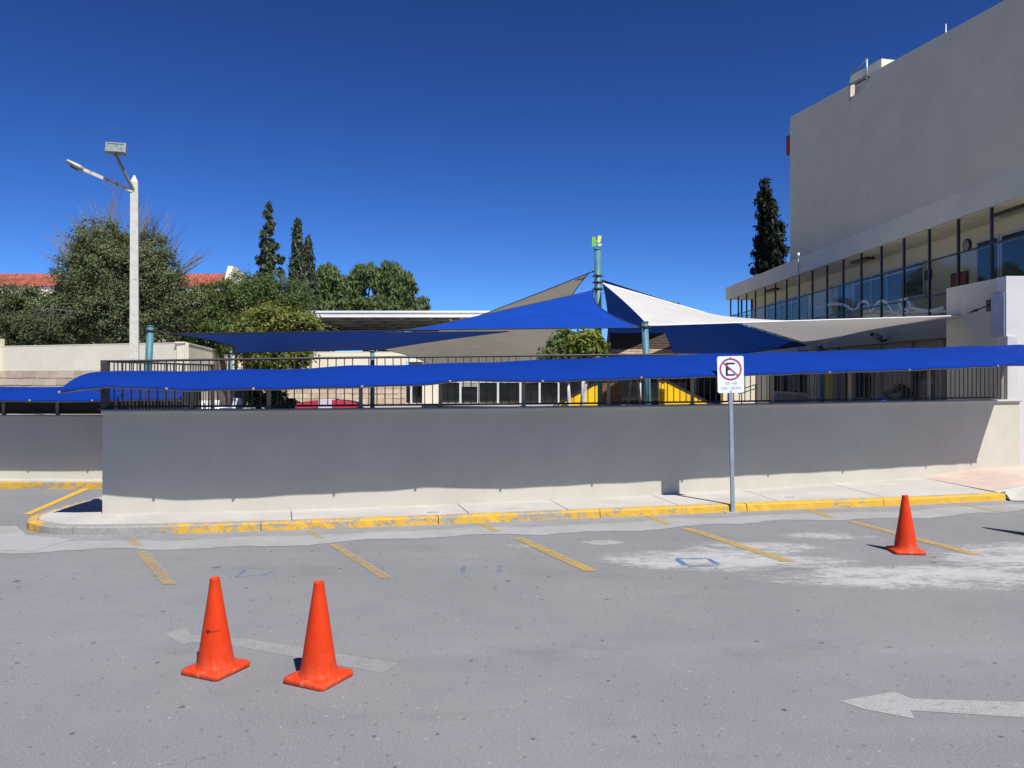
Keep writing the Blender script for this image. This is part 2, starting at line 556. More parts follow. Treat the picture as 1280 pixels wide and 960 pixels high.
M['cone'] = cone_mat()
M['yellow_line'] = road_paint("yellow_road_paint", (0.52, 0.345, 0.09), 0.46, 0.68, amount=0.8)
M['yellow_faint'] = road_paint("faded_yellow_road_paint", (0.50, 0.355, 0.14), 0.44, 0.64, amount=0.68)
M['yellow_line2'] = road_paint("bright_yellow_road_paint", (0.70, 0.43, 0.05), 0.56, 0.70)
M['white_line'] = road_paint("worn_white_road_paint", (0.43, 0.43, 0.415), 0.47, 0.74, 11, amount=0.75)
M['white_faint'] = road_paint("faint_white_road_paint", (0.40, 0.40, 0.39), 0.44, 0.72, 9, amount=0.62)
M['blue_line'] = road_paint("blue_chalk_paint", (0.06, 0.16, 0.40), 0.48, 0.62, 24, amount=0.85)
M['blue_faint'] = road_paint("faded_blue_chalk_paint", (0.10, 0.20, 0.38), 0.42, 0.54, 24, amount=0.7)
M['dark_glass'] = plain("dark_window_glass", (0.012, 0.014, 0.016), 0.08, 0, 0.3, 1.0, spec=0.6)
M['blue_glass'] = plain("blue_window_glass", (0.026, 0.030, 0.036), 0.25, 0, 0.3, 1.0, spec=0.08)
M['glass'] = clear_glass("railing_glass", (0.86, 0.87, 0.86))
M['alu'] = plain("white_aluminium", (0.62, 0.63, 0.64), 0.4, 0.1, .05)
M['alu_dull'] = plain("dull_aluminium", (0.38, 0.385, 0.39), 0.5, 0.1, .05)
M['yellow'] = plain("yellow_plastic", (0.90, 0.55, 0.01), 0.4)
M['yellow_dull'] = plain("dull_yellow_paint", (0.55, 0.42, 0.05), 0.55)
M['wood_dark'] = plain("dark_timber", (0.04, 0.026, 0.018), 0.75, 0, 0.3, 8)
M['wood'] = plain("timber", (0.17, 0.08, 0.03), 0.7, 0, 0.25, 8)
M['shingle'] = plain("pale_boards", (0.30, 0.21, 0.15), 0.85, 0, 0.3, 6)
M['red'] = plain("red_plastic", (0.42, 0.035, 0.06), 0.4)
M['red_dark'] = plain("dark_red_board", (0.25, 0.02, 0.025), 0.6)
M['pink'] = plain("pale_plastic", (0.60, 0.55, 0.62), 0.5)
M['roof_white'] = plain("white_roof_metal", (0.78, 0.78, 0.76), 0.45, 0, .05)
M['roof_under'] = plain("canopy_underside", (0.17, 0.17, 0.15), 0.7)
M['tile'] = plain("terracotta_tile", (0.29, 0.075, 0.045), 0.85, 0, 0.42, 2.2)
M['stone'] = None
def stone_mat():
    t = NT("sandstone")
    oi = t.n("ShaderNodeObjectInfo")
    n = t.noise(3.5, 5, 0.65)
    base = t.mix(oi.outputs["Random"], (0.46, 0.36, 0.27), (0.56, 0.48, 0.37))
    c = t.mix(t.ramp(n, 0.5, 0.75, 0, 0.6), base, (0.34, 0.25, 0.19))
    return t.done(t.bsdf(c, 0.9, 0, 0.2, t.bump(t.noise(22, 4), 0.4, 0.02)))
M['stone'] = stone_mat()
M['mortar'] = plain("mortar", (0.40, 0.33, 0.25), 0.95)
M['screen'] = plain("brown_shade_mesh", (0.050, 0.036, 0.028), 0.9)
M['bark'] = plain("bark", (0.16, 0.12, 0.09), 0.9, 0, 0.3, 5, 0.5)
M['bark_pale'] = plain("limewashed_bark", (0.50, 0.48, 0.44), 0.9, 0, 0.25, 5, 0.4)
M['twig'] = plain("grey_twigs", (0.20, 0.175, 0.16), 0.9)
M['leaf_olive'] = leaf_mat("olive_leaves", (0.068, 0.086, 0.034), (0.20, 0.225, 0.105))
M['leaf_dark'] = leaf_mat("dark_leaves", (0.050, 0.072, 0.026), (0.145, 0.18, 0.075))
M['leaf_mid'] = leaf_mat("green_leaves", (0.055, 0.088, 0.024), (0.155, 0.21, 0.065))
M['leaf_yellow'] = leaf_mat("yellow_green_leaves", (0.075, 0.095, 0.016), (0.31, 0.32, 0.07))
M['leaf_lime_lit'] = leaf_mat("lit_lime_leaves", (0.10, 0.14, 0.02), (0.30, 0.34, 0.06))
M['leaf_cypress'] = leaf_mat("cypress_needles", (0.030, 0.045, 0.024), (0.13, 0.16, 0.09), .12)
M['leaf_black'] = leaf_mat("dark_cypress_needles", (0.006, 0.010, 0.005), (0.020, 0.028, 0.012), .06)
M['leaf_pine'] = leaf_mat("pine_needles", (0.05, 0.08, 0.028), (0.19, 0.25, 0.09), .15)
M['leaf_grey'] = leaf_mat("grey_green_leaves", (0.05, 0.06, 0.04), (0.18, 0.20, 0.14))

# ------------------------------------------------------------------ ground
bm = BM()
Z = 0.0
N = 60
box(bm, -600, 600, -200, 1600, -0.5, 0.0)
tag(build("ground", bm, M['asphalt']), kind='structure')

# kerb line (foot of the kerb) from the right end round the island and back along its left side
kerb_front = [Vector(p).to_3d() for p in ((8.72, 14.12), (7.6, 13.83), (6.48, 13.55), (5.0, 13.24), (3.56, 12.92), (2.14, 12.57), (0.8, 12.26), (-0.48, 11.96),
              (-1.7, 11.69), (-2.86, 11.46), (-3.9, 11.27), (-4.89, 11.12), (-5.66, 11.04), (-6.25, 11.05), (-6.62, 11.20), (-6.95, 11.46), (-7.12, 11.76), (-7.2, 12.1),
              (-7.2, 12.6), (-7.18, 14.0), (-7.18, 15.55))]
kerb_line = catmull(kerb_front, 5)
left_kerb = [Vector((-7.18, 15.55, 0)), Vector((-12, 15.6, 0)), Vector((-22, 15.75, 0))]
KH = 0.12

def normal_at(P, i):
    a, b = P[max(0, i - 1)], P[min(len(P) - 1, i + 1)]
    d = (b - a).normalized()
    return Vector((-d.y, d.x, 0))      # left of travel

def strip_solid(bm, P, off0, off1, z0, z1, mi=0, jitter=0.0):
    """solid strip following P between two side offsets (offset along the left normal)"""
    rows = []
    for i, p in enumerate(P):
        n = normal_at(P, i)
        j = random.uniform(-jitter, jitter)
        zz0 = z0[i] if isinstance(z0, list) else z0
        zz1 = z1[i] if isinstance(z1, list) else z1
        a = p + n * off0
        b = p + n * off1
        rows.append([bm.verts.new((a.x, a.y, zz0)), bm.verts.new((b.x, b.y, zz0)), bm.verts.new((b.x, b.y, zz1 + j)), bm.verts.new((a.x, a.y, zz1 + j))])
    for i in range(len(rows) - 1):
        for k in range(4):
            bm.faces.new((rows[i][k], rows[i][(k + 1) % 4], rows[i + 1][(k + 1) % 4], rows[i + 1][k])).material_index = mi
    bm.faces.new(rows[0]).material_index = mi
    bm.faces.new(rows[-1][::-1]).material_index = mi

# travelling right -> left the island lies on the right-hand side (negative left-normal offset)
kp = resample(kerb_line, 0.12)
kerb_root = tag(empty("kerb", (0, 0, 0)), kind='structure')
seg = 21
i = 0
while i < len(kp) - 1:
    j = min(len(kp) - 1, i + seg)
    if len(kp) - 1 - j < 6: j = len(kp) - 1
    P = kp[i:j + 1]
    if j < len(kp) - 1:
        d = (P[-1] - P[-2]).normalized()
        P = P[:-1] + [P[-1] - d * 0.012]
    bm = BM()
    rows = []
    for q, p in enumerate(P):
        n = normal_at(P, q)
        jj = random.uniform(-0.006, 0.006)
        ch = random.choice((0, 0, 0, 0, 0.012)) + random.uniform(0, .004)
        prof = ((0, -0.02), (-0.01 - ch, KH - 0.022), (-0.03 - ch, KH - ch * .6 + jj), (-0.15, KH + 0.004), (-0.15, -0.02))
        rows.append([bm.verts.new((p.x + n.x * o, p.y + n.y * o, z)) for (o, z) in prof])
    for a in range(len(rows) - 1):
        for k in range(5):
            bm.faces.new((rows[a][k], rows[a][(k + 1) % 5], rows[a + 1][(k + 1) % 5], rows[a + 1][k]))
    bm.faces.new(rows[0]); bm.faces.new(rows[-1][::-1])
    build("kerb_stone", bm, M['kerb'], kerb_root)
    i = j
lk = resample(left_kerb, 0.4)
for a in range(0, len(lk) - 1, 6):
    bm = BM()
    strip_solid(bm, lk[a:a + 7], -0.15, 0.0, -0.02, KH, jitter=0.002)
    build("kerb_stone", bm, M['kerb'], kerb_root)

# gutter strip of concrete in front of the kerb
bm = BM()
gp = resample(kerb_line[:70], 0.15)
rows = []
for q, p in enumerate(gp):
    n = normal_at(gp, q)
    wv = 0.98 + 0.10 * math.sin(p.x * 1.3) + 0.07 * math.sin(p.x * 4.1 + 1) + random.uniform(-.03, .03)
    if p.x < -5.2: wv *= 1.0 + 0.25 * min(1, (-5.2 - p.x) / 1.2)
    e = p + n * wv
    m_ = p + n * (wv * (.42 + .05 * math.sin(p.x * 2.3)) + random.uniform(-.015, .015))
    rows.append((bm.verts.new((p.x - n.x * .02, p.y - n.y * .02, 0.004)), bm.verts.new((m_.x, m_.y, 0.004)), bm.verts.new((e.x, e.y, 0.004))))
for q in range(len(rows) - 1):
    bm.faces.new((rows[q][0], rows[q][1], rows[q + 1][1], rows[q + 1][0])).material_index = 1
    bm.faces.new((rows[q][1], rows[q][2], rows[q + 1][2], rows[q + 1][1]))
tag(build("gutter", bm, [M['gutter'], M['gutter_dirty']]), kind='structure')
# pale apron on the far left of the street
bm = BM()
pts = [(-5.9, 10.75), (-6.7, 11.05), (-7.25, 11.7), (-8.4, 11.62), (-14, 11.45), (-14, 10.2), (-9, 10.35), (-7.2, 10.15), (-6.0, 10.02)]
bm.faces.new([bm.verts.new((a, b, 0.0065)) for a, b in pts])
tag(build("concrete_apron", bm, M['gutter']), kind='structure')

# ------------------------------------------------------------------ wall plan
wall_pts = catmull([Vector(p).to_3d() for p in ((-6.16, 12.03), (-3.5, 12.33), (-1.0, 12.92), (1.2, 13.5), (3.4, 14.25), (5.5, 15.12), (9.82, 16.93), (11.03, 17.38))], 8)
wall = resample(wall_pts, 0.16)
WT = 1.64

# sidewalk slabs between kerb and wall
def sw_z(x): return KH + 0.006 + 0.13 * max(0, min(1, (x - 8.4) / 2.4)) ** 1.0
sw_root = tag(empty("sidewalk"), kind='structure')
front = [p for p in kp]
fx = sorted([(p.x, p.y) for p in kerb_line[:60]])
fxs = [a for a, b in fx]; fys = [b for a, b in fx]
wxs = [p.x for p in wall]; wys = [p.y for p in wall]
cuts = [-5.66, -3.15, -0.62, 0.9, 2.7, 4.45, 6.4, 8.64]
for c in range(len(cuts) - 1):
    x0, x1 = cuts[c] + 0.007, cuts[c + 1] - 0.007
    bm = BM()
    n = 12
    top = []
    for k in range(n + 1):
        t = k / n
        xa = x0 + (x1 - x0) * t
        xb = xa - 0.27 * (t if c == 0 else 1)
        ya = lut(xa, fxs, fys) + 0.157
        yb = lut(xb, wxs, wys) + 0.03
        top.append((Vector((xa - .034, ya, KH + .006)), Vector((xb, yb, sw_z(xb) + 0.004))))
    vt = [(bm.verts.new(a), bm.verts.new(b)) for a, b in top]
    vb = [(bm.verts.new(a - Vector((0, 0, .1))), bm.verts.new(b - Vector((0, 0, .1)))) for a, b in top]
    for k in range(n):
        bm.faces.new((vt[k][0], vt[k + 1][0], vt[k + 1][1], vt[k][1]))
        bm.faces.new((vb[k][0], vb[k + 1][0], vt[k + 1][0], vt[k][0]))
        bm.faces.new((vb[k][1], vb[k + 1][1], vt[k + 1][1], vt[k][1]))
    for k in (0, n):
        bm.faces.new((vb[k][0], vb[k][1], vt[k][1], vt[k][0]))
    build("slab", bm, M['sidewalk'], sw_root)
# rounded end of the island (one big slab round the corner and along its left side)
bm = BM()
inner = []
for p_i, p in enumerate(kerb_line):
    if p.x < -5.3:
        n = normal_at(kerb_line, p_i)
        inner.append((p.x - n.x * 0.158, p.y - n.y * 0.158))
poly = [(-5.675, 11.21)] + [q for q in inner if q[0] < -5.69] + [(-7.0, 16.2), (-5.94, 16.2), (-5.94, 12.15), (-5.675, 12.15)]
prism(bm, poly, 0.03, KH + 0.006)
build("slab", bm, M['sidewalk'], sw_root)
# bed beneath the joints
bm = BM()
bed = [(a, b + .06) for a, b in zip(fxs, fys) if a > -6.2] + [(wxs[k], wys[k] + .1) for k in range(len(wxs) - 1, -1, -8)]
prism(bm, bed, -0.01, KH - 0.02)
build("slab_bed", bm, M['joint'], sw_root)
# left sidewalk
bm = BM()
prism(bm, [(-22, 15.91), (-7.2, 15.71), (-7.2, 16.2), (-22, 16.4)], 0.02, KH + 0.006)
build("slab", bm, M['sidewalk'], sw_root)
# pink ramp at the right end
bm = BM()
v = [bm.verts.new(p) for p in ((8.645, 14.42, .128), (9.75, 15.2, .12), (16, 16.2, .12), (16, 18.3, .30), (11.1, 17.6, .262), (9.6, 16.9, .236), (8.375, 16.36, .13))]
bm.faces.new(v)
bmesh.ops.triangulate(bm, faces=bm.faces)
tag(build("ramp", bm, M['pink_paving']), kind='structure')
bm = BM()
v = [bm.verts.new(p) for p in ((8.65, 14.42, .126), (8.74, 14.14, .112), (8.77, 14.06, .012), (12, 13.9, .012), (16, 13.95, .012), (16, 16.195, .118), (12, 15.57, .118), (9.75, 15.195, .118))]
for f in ((0, 1, 2, 7), (7, 2, 3, 6), (6, 3, 4, 5)): bm.faces.new([v[k] for k in f])
tag(build("driveway_apron", bm, M['sidewalk']), kind='structure')

# drain covers
def drain(px, py, r, z, name, label):
    p = gnd(px, py, z)
    root = tag(empty(name, (p.x, p.y, z - .003)), label, "drain cover")
    bm = BM(); lathe(bm, [(r, -.02), (r, .003), (r * .97, .005), (r * .68, .005), (r * .68, -.02)], 28); build("ring", bm, M['sidewalk_pale'], root)
    bm = BM(); lathe(bm, [(r * .67, .001), (r * .64, .004), (r * .02, .004)], 24); build("lid", bm, M['gutter'], root)
drain(541, 640.5, 0.145, 0.127, "drain_cover", "round drain cover with pale ring set in the sidewalk left of centre")
drain(986, 621.5, 0.14, 0.127, "drain_cover", "round drain cover with pale ring set in the sidewalk right of the no parking sign")

# ------------------------------------------------------------------ painted marks on the road
def mark(name, polys, mat, z, label=None, cat=None, parent=None):
    bm = BM()
    lay = bm.verts.layers.float.new("edge_wear")
    for q in polys:
        f = bm.faces.new([bm.verts.new((p.x, p.y, z)) for p in q])
        w_ = min((q[i] - q[i - 1]).length for i in range(len(q)))
        bmesh.ops.inset_region(bm, faces=[f], thickness=min(.06, w_ * .32), use_even_offset=True)
        for v in f.verts: v[lay] = 1.0
    o = build(name, bm, mat, parent)
    if label: tag(o, label, cat)
    return o
def quad(*c): return [gnd(x, y) for x, y in c]
ZM = 0.0075
lines = [
 ([quad((157,674),(170,674),(179,683),(165,683)), quad((169,690),(184,690),(221,731),(203,731))], "leftmost parking line on the street, a faded yellow stub below the rounded kerb end", 'yellow_faint'),
 ([quad((382,663.5),(392,663.5),(407,673.5),(395,673.5)), quad((411,681),(423,681),(491,723),(475,723))], "faded yellow parking line just right of and behind the pair of orange cones", 'yellow_faint'),
 ([quad((596,654),(604,654),(626,664),(615,664)), quad((640,672.6),(654,672.6),(748,714.5),(730,714.5))], "yellow parking line running out from below the middle of the wall", 'yellow_line'),
 ([quad((803,644),(812,644),(840,655.5),(828,655.5)), quad((851,661),(865,661),(996,702.5),(978,702.5))], "yellow parking line beside the blue square and pale worn patch", 'yellow_line'),
 ([quad((1002,636),(1011,636),(1046,648),(1034,648)), quad((1059,652.5),(1071,652.5),(1230,694),(1213,694))], "yellow parking line passing behind the lone orange cone", 'yellow_line'),
 ([quad((1187,629),(1195,629),(1257,640),(1242,640))], "short faded yellow parking line by the right end of the kerb", 'yellow_faint'),
 ([quad((29,643.5),(38,643.5),(113,611),(103,611))], "bright yellow line crossing the driveway at the left of the island", 'yellow_line2'),
]
for polys, lab, mt in lines:
    tag(mark("parking_line", polys, M[mt], ZM, lab, "road marking"), group="yellow lines painted on the street")
def strip_quads(pts, w):
    out = []
    for a, b in zip(pts[:-1], pts[1:]):
        a, b = gnd(*a), gnd(*b)
        n = Vector((-(b - a).y, (b - a).x, 0)).normalized() * w / 2
        out.append([a - n, b - n, b + n, a + n])
    return out
mark("blue_square", strip_quads([(846, 698.5), (884, 698.5)], .03) + strip_quads([(886, 699), (898, 706)], .05) + strip_quads([(897, 707.5), (860, 708)], .03) + strip_quads([(857, 707), (847, 699.5)], .07), M['blue_line'], ZM, "blue painted square outline on the pale worn patch", "road marking")
mark("blue_tick", strip_quads([(580, 708), (578, 716)], .06), M['blue_faint'], ZM, "left one of two short blue paint ticks on the asphalt in the middle", "road marking")
mark("blue_tick", strip_quads([(625, 707.5), (624, 716)], .05), M['blue_faint'], ZM, "right one of two short blue paint ticks on the asphalt in the middle", "road marking")
mark("blue_bracket", strip_quads([(295, 722), (306, 713)], .045) + strip_quads([(346, 712), (331, 719), (296, 721.8)], .04), M['blue_faint'], ZM, "faint blue paint strokes behind the pair of cones", "road marking")
def poly_g(c): return [gnd(x, y) for x, y in c]
mark("lane_arrow", [poly_g([(205, 793), (232, 786), (238, 795), (300, 798.5), (497, 830), (478, 842), (300, 809), (240, 803), (228, 806)])], M['white_faint'], 0.004,
     "worn white arrow on the asphalt behind the pair of cones, pointing left", "road marking")
mark("lane_arrow", [poly_g([(1050, 877), (1118, 865.5), (1140, 874), (1300, 879), (1300, 899), (1138, 888.5), (1143, 899), (1080, 887)])], M['white_line'], 0.004,
     "worn white arrow at the bottom right of the street, pointing left", "road marking")

# ------------------------------------------------------------------ retaining walls
wroot = tag(empty("retaining_wall", (0, 12, 0)), "long low cream retaining wall behind the sidewalk, shaded by the blue awning", "wall")
bm = BM()
side = [Vector((-6.16, 12.03, 0)), Vector((-6.20, 16.35, 0))]
outer = list(wall)
z0 = -0.05
# front face + top + back as a thick strip; travelling left->right, inside is on the left
rows = []
for q, p in enumerate(outer):
    n = normal_at(outer, q)
    rows.append([bm.verts.new((p.x, p.y, z0)), bm.verts.new((p.x, p.y, WT)), bm.verts.new((p.x + n.x * .22, p.y + n.y * .22, WT)), bm.verts.new((p.x + n.x * .22, p.y + n.y * .22, z0))])
for q in range(len(rows) - 1):
    for k in range(4):
        bm.faces.new((rows[q][k], rows[q][(k + 1) % 4], rows[q + 1][(k + 1) % 4], rows[q + 1][k]))
bm.faces.new(rows[0]); bm.faces.new(rows[-1][::-1])
o = build("wall_body", bm, M['wall'])
o.parent = wroot; o.matrix_parent_inverse = Matrix.Translation((0, -12, 0))
bm = BM()
box(bm, -6.20, -5.98, 12.27, 16.4, z0, 1.40)
o = build("side_wall", bm, M['wall']); o.parent = wroot; o.matrix_parent_inverse = Matrix.Translation((0, -12, 0))
def coping(bm, P, o0, o1, z, h):
    rows = []
    for q, p in enumerate(P):
        n = normal_at(P, q)
        prof = ((o0, z), (o0 - .012, z + h * .5), (o0, z + h), (o1, z + h), (o1, z))
        rows.append([bm.verts.new((p.x + n.x * a, p.y + n.y * a, b)) for a, b in prof])
    for q in range(len(rows) - 1):
        for k in range(5):
            bm.faces.new((rows[q][k], rows[q][(k + 1) % 5], rows[q + 1][(k + 1) % 5], rows[q + 1][k]))
    bm.faces.new(rows[0]); bm.faces.new(rows[-1][::-1])
bm = BM(); coping(bm, wall, -0.045, 0.26, WT + .001, 0.05)
o = build("coping", bm, M['coping']); o.parent = wroot; o.matrix_parent_inverse = Matrix.Translation((0, -12, 0))

lroot = tag(empty("retaining_wall", (-12, 16, 0)), "low retaining wall across the driveway on the left, under its own blue awning", "wall")
bm = BM(); prism(bm, [(-6.22, 16.05), (-6.22, 16.27), (-24, 16.5), (-24, 16.28)], z0, 1.37)
o = build("wall_body", bm, M['wall']); o.parent = lroot; o.matrix_parent_inverse = Matrix.Translation((12, -16, 0))
bm = BM(); prism(bm, [(-6.24, 16.01), (-6.24, 16.31), (-24, 16.54), (-24, 16.24)], 1.371, 1.41)
o = build("coping", bm, M['coping']); o.parent = lroot; o.matrix_parent_inverse = Matrix.Translation((12, -16, 0))

# raised playground floor behind the walls
FZ = 0.75
bm = BM()
v_top = [(-24, 16.52), (-6.25, 16.29), (-5.97, 16.29), (-5.97, 12.3)] + [(p.x + normal_at(wall, q).x * .21, p.y + normal_at(wall, q).y * .21) for q, p in enumerate(wall) if q % 6 == 0 and q > 3] + [(11.0, 17.6), (14, 17.6), (14, 70), (-40, 70), (-40, 16.8)]
prism(bm, v_top, 0.02, FZ)
tag(build("playground_floor", bm, M['floor']), kind='structure')

# ------------------------------------------------------------------ railing on the main wall
def off(P, q, d):
    n = normal_at(P, q)
    return Vector((P[q].x + n.x * d, P[q].y + n.y * d, 0))
rail_line = resample([off(wall, q, 0.11) for q in range(len(wall))], 0.127)
RZ0 = WT + .051
def rail_top(x): return lut(x, (-6.2, -2, 1.5, 10.5), (2.42, 2.50, 2.56, 2.66))
rail_root = tag(empty("railing", (0, 13, WT)), "brown metal bar railing on top of the long retaining wall", "railing")
inv = Matrix.Translation((0, -13, -WT))
def adopt(o, root):
    o.parent = root
    o.matrix_parent_inverse = Matrix.Translation(-root.location)
    return o
rl = [p for p in rail_line if p.x < 10.55]
bm = BM(); tube(bm, [Vector((p.x, p.y, rail_top(p.x))) for p in rl[::2]], 0.021, 6)
adopt(build("top_rail", bm, M['rail']), rail_root)
bm = BM(); tube(bm, [Vector((p.x, p.y, RZ0 + .045)) for p in rl[::2]], 0.018, 6)
adopt(build("bottom_rail", bm, M['rail']), rail_root)
bar_bm = BM(); box(bar_bm, -.007, .007, -.007, .007, 0, 1)
bar_me = bpy.data.meshes.new("bar"); bar_bm.to_mesh(bar_me); bar_bm.free(); bar_me.materials.append(M['rail'])
post_px = [130.5, 235, 340, 446, 551, 656, 760, 863, 963, 1063, 1158.5, 1254]
post_xy = []
for px in post_px:
    k = min(range(len(rail_line)), key=lambda a: abs(640 + rail_line[a].x / rail_line[a].y * 1000 - px))
    post_xy.append((rail_line[k], k))
taken = [k for _, k in post_xy]
for k, p in enumerate(rl):
    if k in taken or k == 0: continue
    o = link("bar", bar_me)
    o.location = (p.x, p.y, RZ0 + .04)
    o.scale = (1, 1, rail_top(p.x) - RZ0 - .04)
    adopt(o, rail_root)
for q, (p, k) in enumerate(post_xy):
    bm = BM()
    w = .05 if q == 0 else .028
    box(bm, p.x - w, p.x + w, p.y - w, p.y + w, RZ0 - .005, rail_top(p.x) + .02 if q == 0 else rail_top(p.x) - .22, bev=.006)
    box(bm, p.x - w * 1.8, p.x + w * 1.8, p.y - w * 1.6, p.y + w * 1.6, RZ0 - .004, RZ0 + .014)
    adopt(build("post", bm, M['rail_tan'] if q else M['rail']), rail_root)
# side railing along the left flank
sroot = tag(empty("railing", (-6.09, 14.2, 1.4)), "brown bar railing receding along the left side of the platform, behind the lamp post", "railing")
for zz, nm, r in ((2.42, "top_rail", .02), (1.47, "bottom_rail", .016)):
    bm = BM(); tube(bm, [(-6.09, 12.24, zz), (-6.09, 16.3, zz)], r, 6)
    adopt(build(nm, bm, M['rail']), sroot)
for k in range(31):
    o = link("bar", bar_me)
    o.location = (-6.09, 12.36 + k * .127, 1.46); o.scale = (1, 1, 2.42 - 1.46)
    adopt(o, sroot)
bm = BM(); box(bm, -6.12, -6.06, 16.25, 16.31, 1.40, 2.44); adopt(build("post", bm, M['rail']), sroot)

# ------------------------------------------------------------------ awnings
def make_awning(name, B, F, zb, zf, posts, label, mat, scallop=0.02):
    root = tag(empty(name, (B[len(B) // 2].x, B[len(B) // 2].y, zb[len(B) // 2])), label, "awning")
    n = len(B); m = 8
    bm = BM()
    g = []
    for i in range(n):
        row = []
        for k in range(m + 1):
            t = k / m
            p = F[i].lerp(B[i], t)
            z = zf[i] + (zb[i] - zf[i]) * (1 - (1 - t) ** 2.2)
            row.append(bm.verts.new((p.x, p.y, z)))
        g.append(row)
    for i in range(n - 1):
        for k in range(m):
            bm.faces.new((g[i][k], g[i + 1][k], g[i + 1][k + 1], g[i][k + 1])).smooth = True
    # short hanging hem along the front edge
    hem = []
    for i in range(n):
        d = (F[i] - B[i]).normalized()
        hem.append(bm.verts.new((F[i].x + d.x * .004, F[i].y + d.y * .004, zf[i] - .035)))
    for i in range(n - 1):
        bm.faces.new((g[i][0], g[i + 1][0], hem[i + 1], hem[i])).smooth = True
    adopt(build("canvas", bm, mat), root)
    bm = BM()
    tube(bm, [Vector((F[i].x, F[i].y, zf[i] - .045)) + (B[i] - F[i]).normalized() * .02 for i in range(n)], .014, 6)
    adopt(build("front_pipe", bm, M['rail_tan']), root)
    for (p, f, zt) in posts:
        bm = BM()
        d = f - p
        a = Vector((p.x, p.y, zt + .055)); e = Vector((f.x, f.y, zt - .04))
        mid = a.lerp(e, 0.45) + Vector((0, 0, .035))
        tube(bm, [a, a.lerp(mid, .6) + Vector((0, 0, .012)), mid, mid.lerp(e, .5) + Vector((0, 0, .012)), e], .013, 6)
        tube(bm, [Vector((p.x, p.y, zt - .10)), mid - Vector((0, 0, .012))], .010, 6)
        lathe(bm, [(.0, .02), (.02, .02), (.02, -.02), (0, -.02)], 8, e)
        adopt(build("bracket", bm, M['rail_tan']), root)
    return root

NA = 120
aw = resample(wall_pts[:], 0.14)
B, F, zb, zf = [], [], [], []
low_px = (0, 72, 100, 130, 145, 200, 235, 260, 300, 350, 430, 500, 560, 600, 640, 720, 800, 870, 940, 1000, 1060, 1130, 1200, 1255, 1330)
low_py = (490, 490, 486.5, 483, 482.5, 485.5, 487, 486.5, 486, 485, 483, 481, 479.5, 478.5, 477, 475, 472, 470.5, 468, 466, 464, 462, 459, 456.5, 454)
up_px = (60, 100, 130, 200, 260, 380, 442, 560, 681, 757, 897, 1000, 1079, 1179, 1280)
up_py = (465, 465, 464.5, 463.8, 463, 460.5, 457, 454.4, 449.8, 446.3, 442.2, 439.5, 437.5, 434, 431)
for q in range(len(aw)):
    p = aw[q]
    n = normal_at(aw, q)
    b = p + n * 0.08
    outl = 1.0 + 0.026 * (p.x + 6.2)
    f = p - n * outl
    if q == 0: f = Vector((-6.28, 11.1, 0)); b = p + n * .08 + Vector((-.05, 0, 0))
    B.append(b); F.append(f)
tail = 5
# the last metres swing out past the end of the wall
for q in range(len(aw) - 12, len(aw)):
    t = (q - (len(aw) - 12)) / 11
    f_end = Vector((10.6, 15.72, 0))
    s0 = F[len(aw) - 13]
    F[q] = s0.lerp(f_end, (q - (len(aw) - 13)) / 12)
for q in range(len(aw)):
    pxf = 640 + F[q].x / F[q].y * 1000
    pxb = 640 + B[q].x / B[q].y * 1000
    zf.append(CAM_H + (470 - lut(pxf, low_px, low_py)) / 1000 * F[q].y + .03 + 0.010 * math.sin(q * 0.9) * 0.5)
    zb.append(CAM_H + (470 - lut(pxb, up_px, up_py)) / 1000 * B[q].y + 0.008 * math.sin(q * .55))
# local lift of the front edge near the middle of the run
for q in range(len(aw)):
    px = 640 + F[q].x / F[q].y * 1000
    zf[q] += 0.05 * math.exp(-((px - 590) / 45) ** 2)
posts = []
for (p, k) in post_xy:
    q = min(range(len(B)), key=lambda a: (B[a] - p).length)
    posts.append((p, F[q], zf[q]))
make_awning("awning", B, F, zb, zf, posts, "long royal blue canvas awning along the railing of the main wall", M['awning'])
# left awning
Bl, Fl, zbl, zfl = [], [], [], []
for k in range(64):
    x = -6.25 - k * 0.24
    yb = 16.15 + (-6.22 - x) * .013
    Bl.append(Vector((x, yb, 0))); Fl.append(Vector((x, yb - .93, 0)))
    zbl.append(1.995 - .0045 * k * .24 * 1.0 + .006 * math.sin(k * .8)); zfl.append(1.775 - .006 * k * .24 + .01 * math.sin(k * .5))
lposts = [(Vector((x, 16.15 + (-6.22 - x) * .013, 0)), Vector((x, 15.22 + (-6.22 - x) * .013, 0)), 1.77) for x in (-8.0, -9.2, -10.3, -11.4, -12.5)]
make_awning("awning", Bl, Fl, zbl, zfl, lposts, "shorter blue canvas awning on the left, lower and behind the main one", M['awning'])
lr = tag(empty("railing", (-10, 16.25, 1.41)), "metal railing with dark brown screen under the left awning", "railing")
for x in (-6.6, -8.0, -9.2, -10.3, -11.4, -12.5):
    bm = BM(); yy = 16.17 + (-6.22 - x) * .013
    box(bm, x - .03, x + .03, yy - .03, yy + .03, 1.41, 1.98); adopt(build("post", bm, M['rail_tan']), lr)
bm = BM(); beam(bm, (-6.3, 16.17, 1.97), (-22, 16.37, 1.93), .04, .04); adopt(build("top_rail", bm, M['rail_tan']), lr)
bm = BM(); prism(bm, [(-6.3, 16.21), (-6.3, 16.225), (-22, 16.43), (-22, 16.415)], 1.43, 1.93); adopt(build("screen", bm, M['screen']), lr)

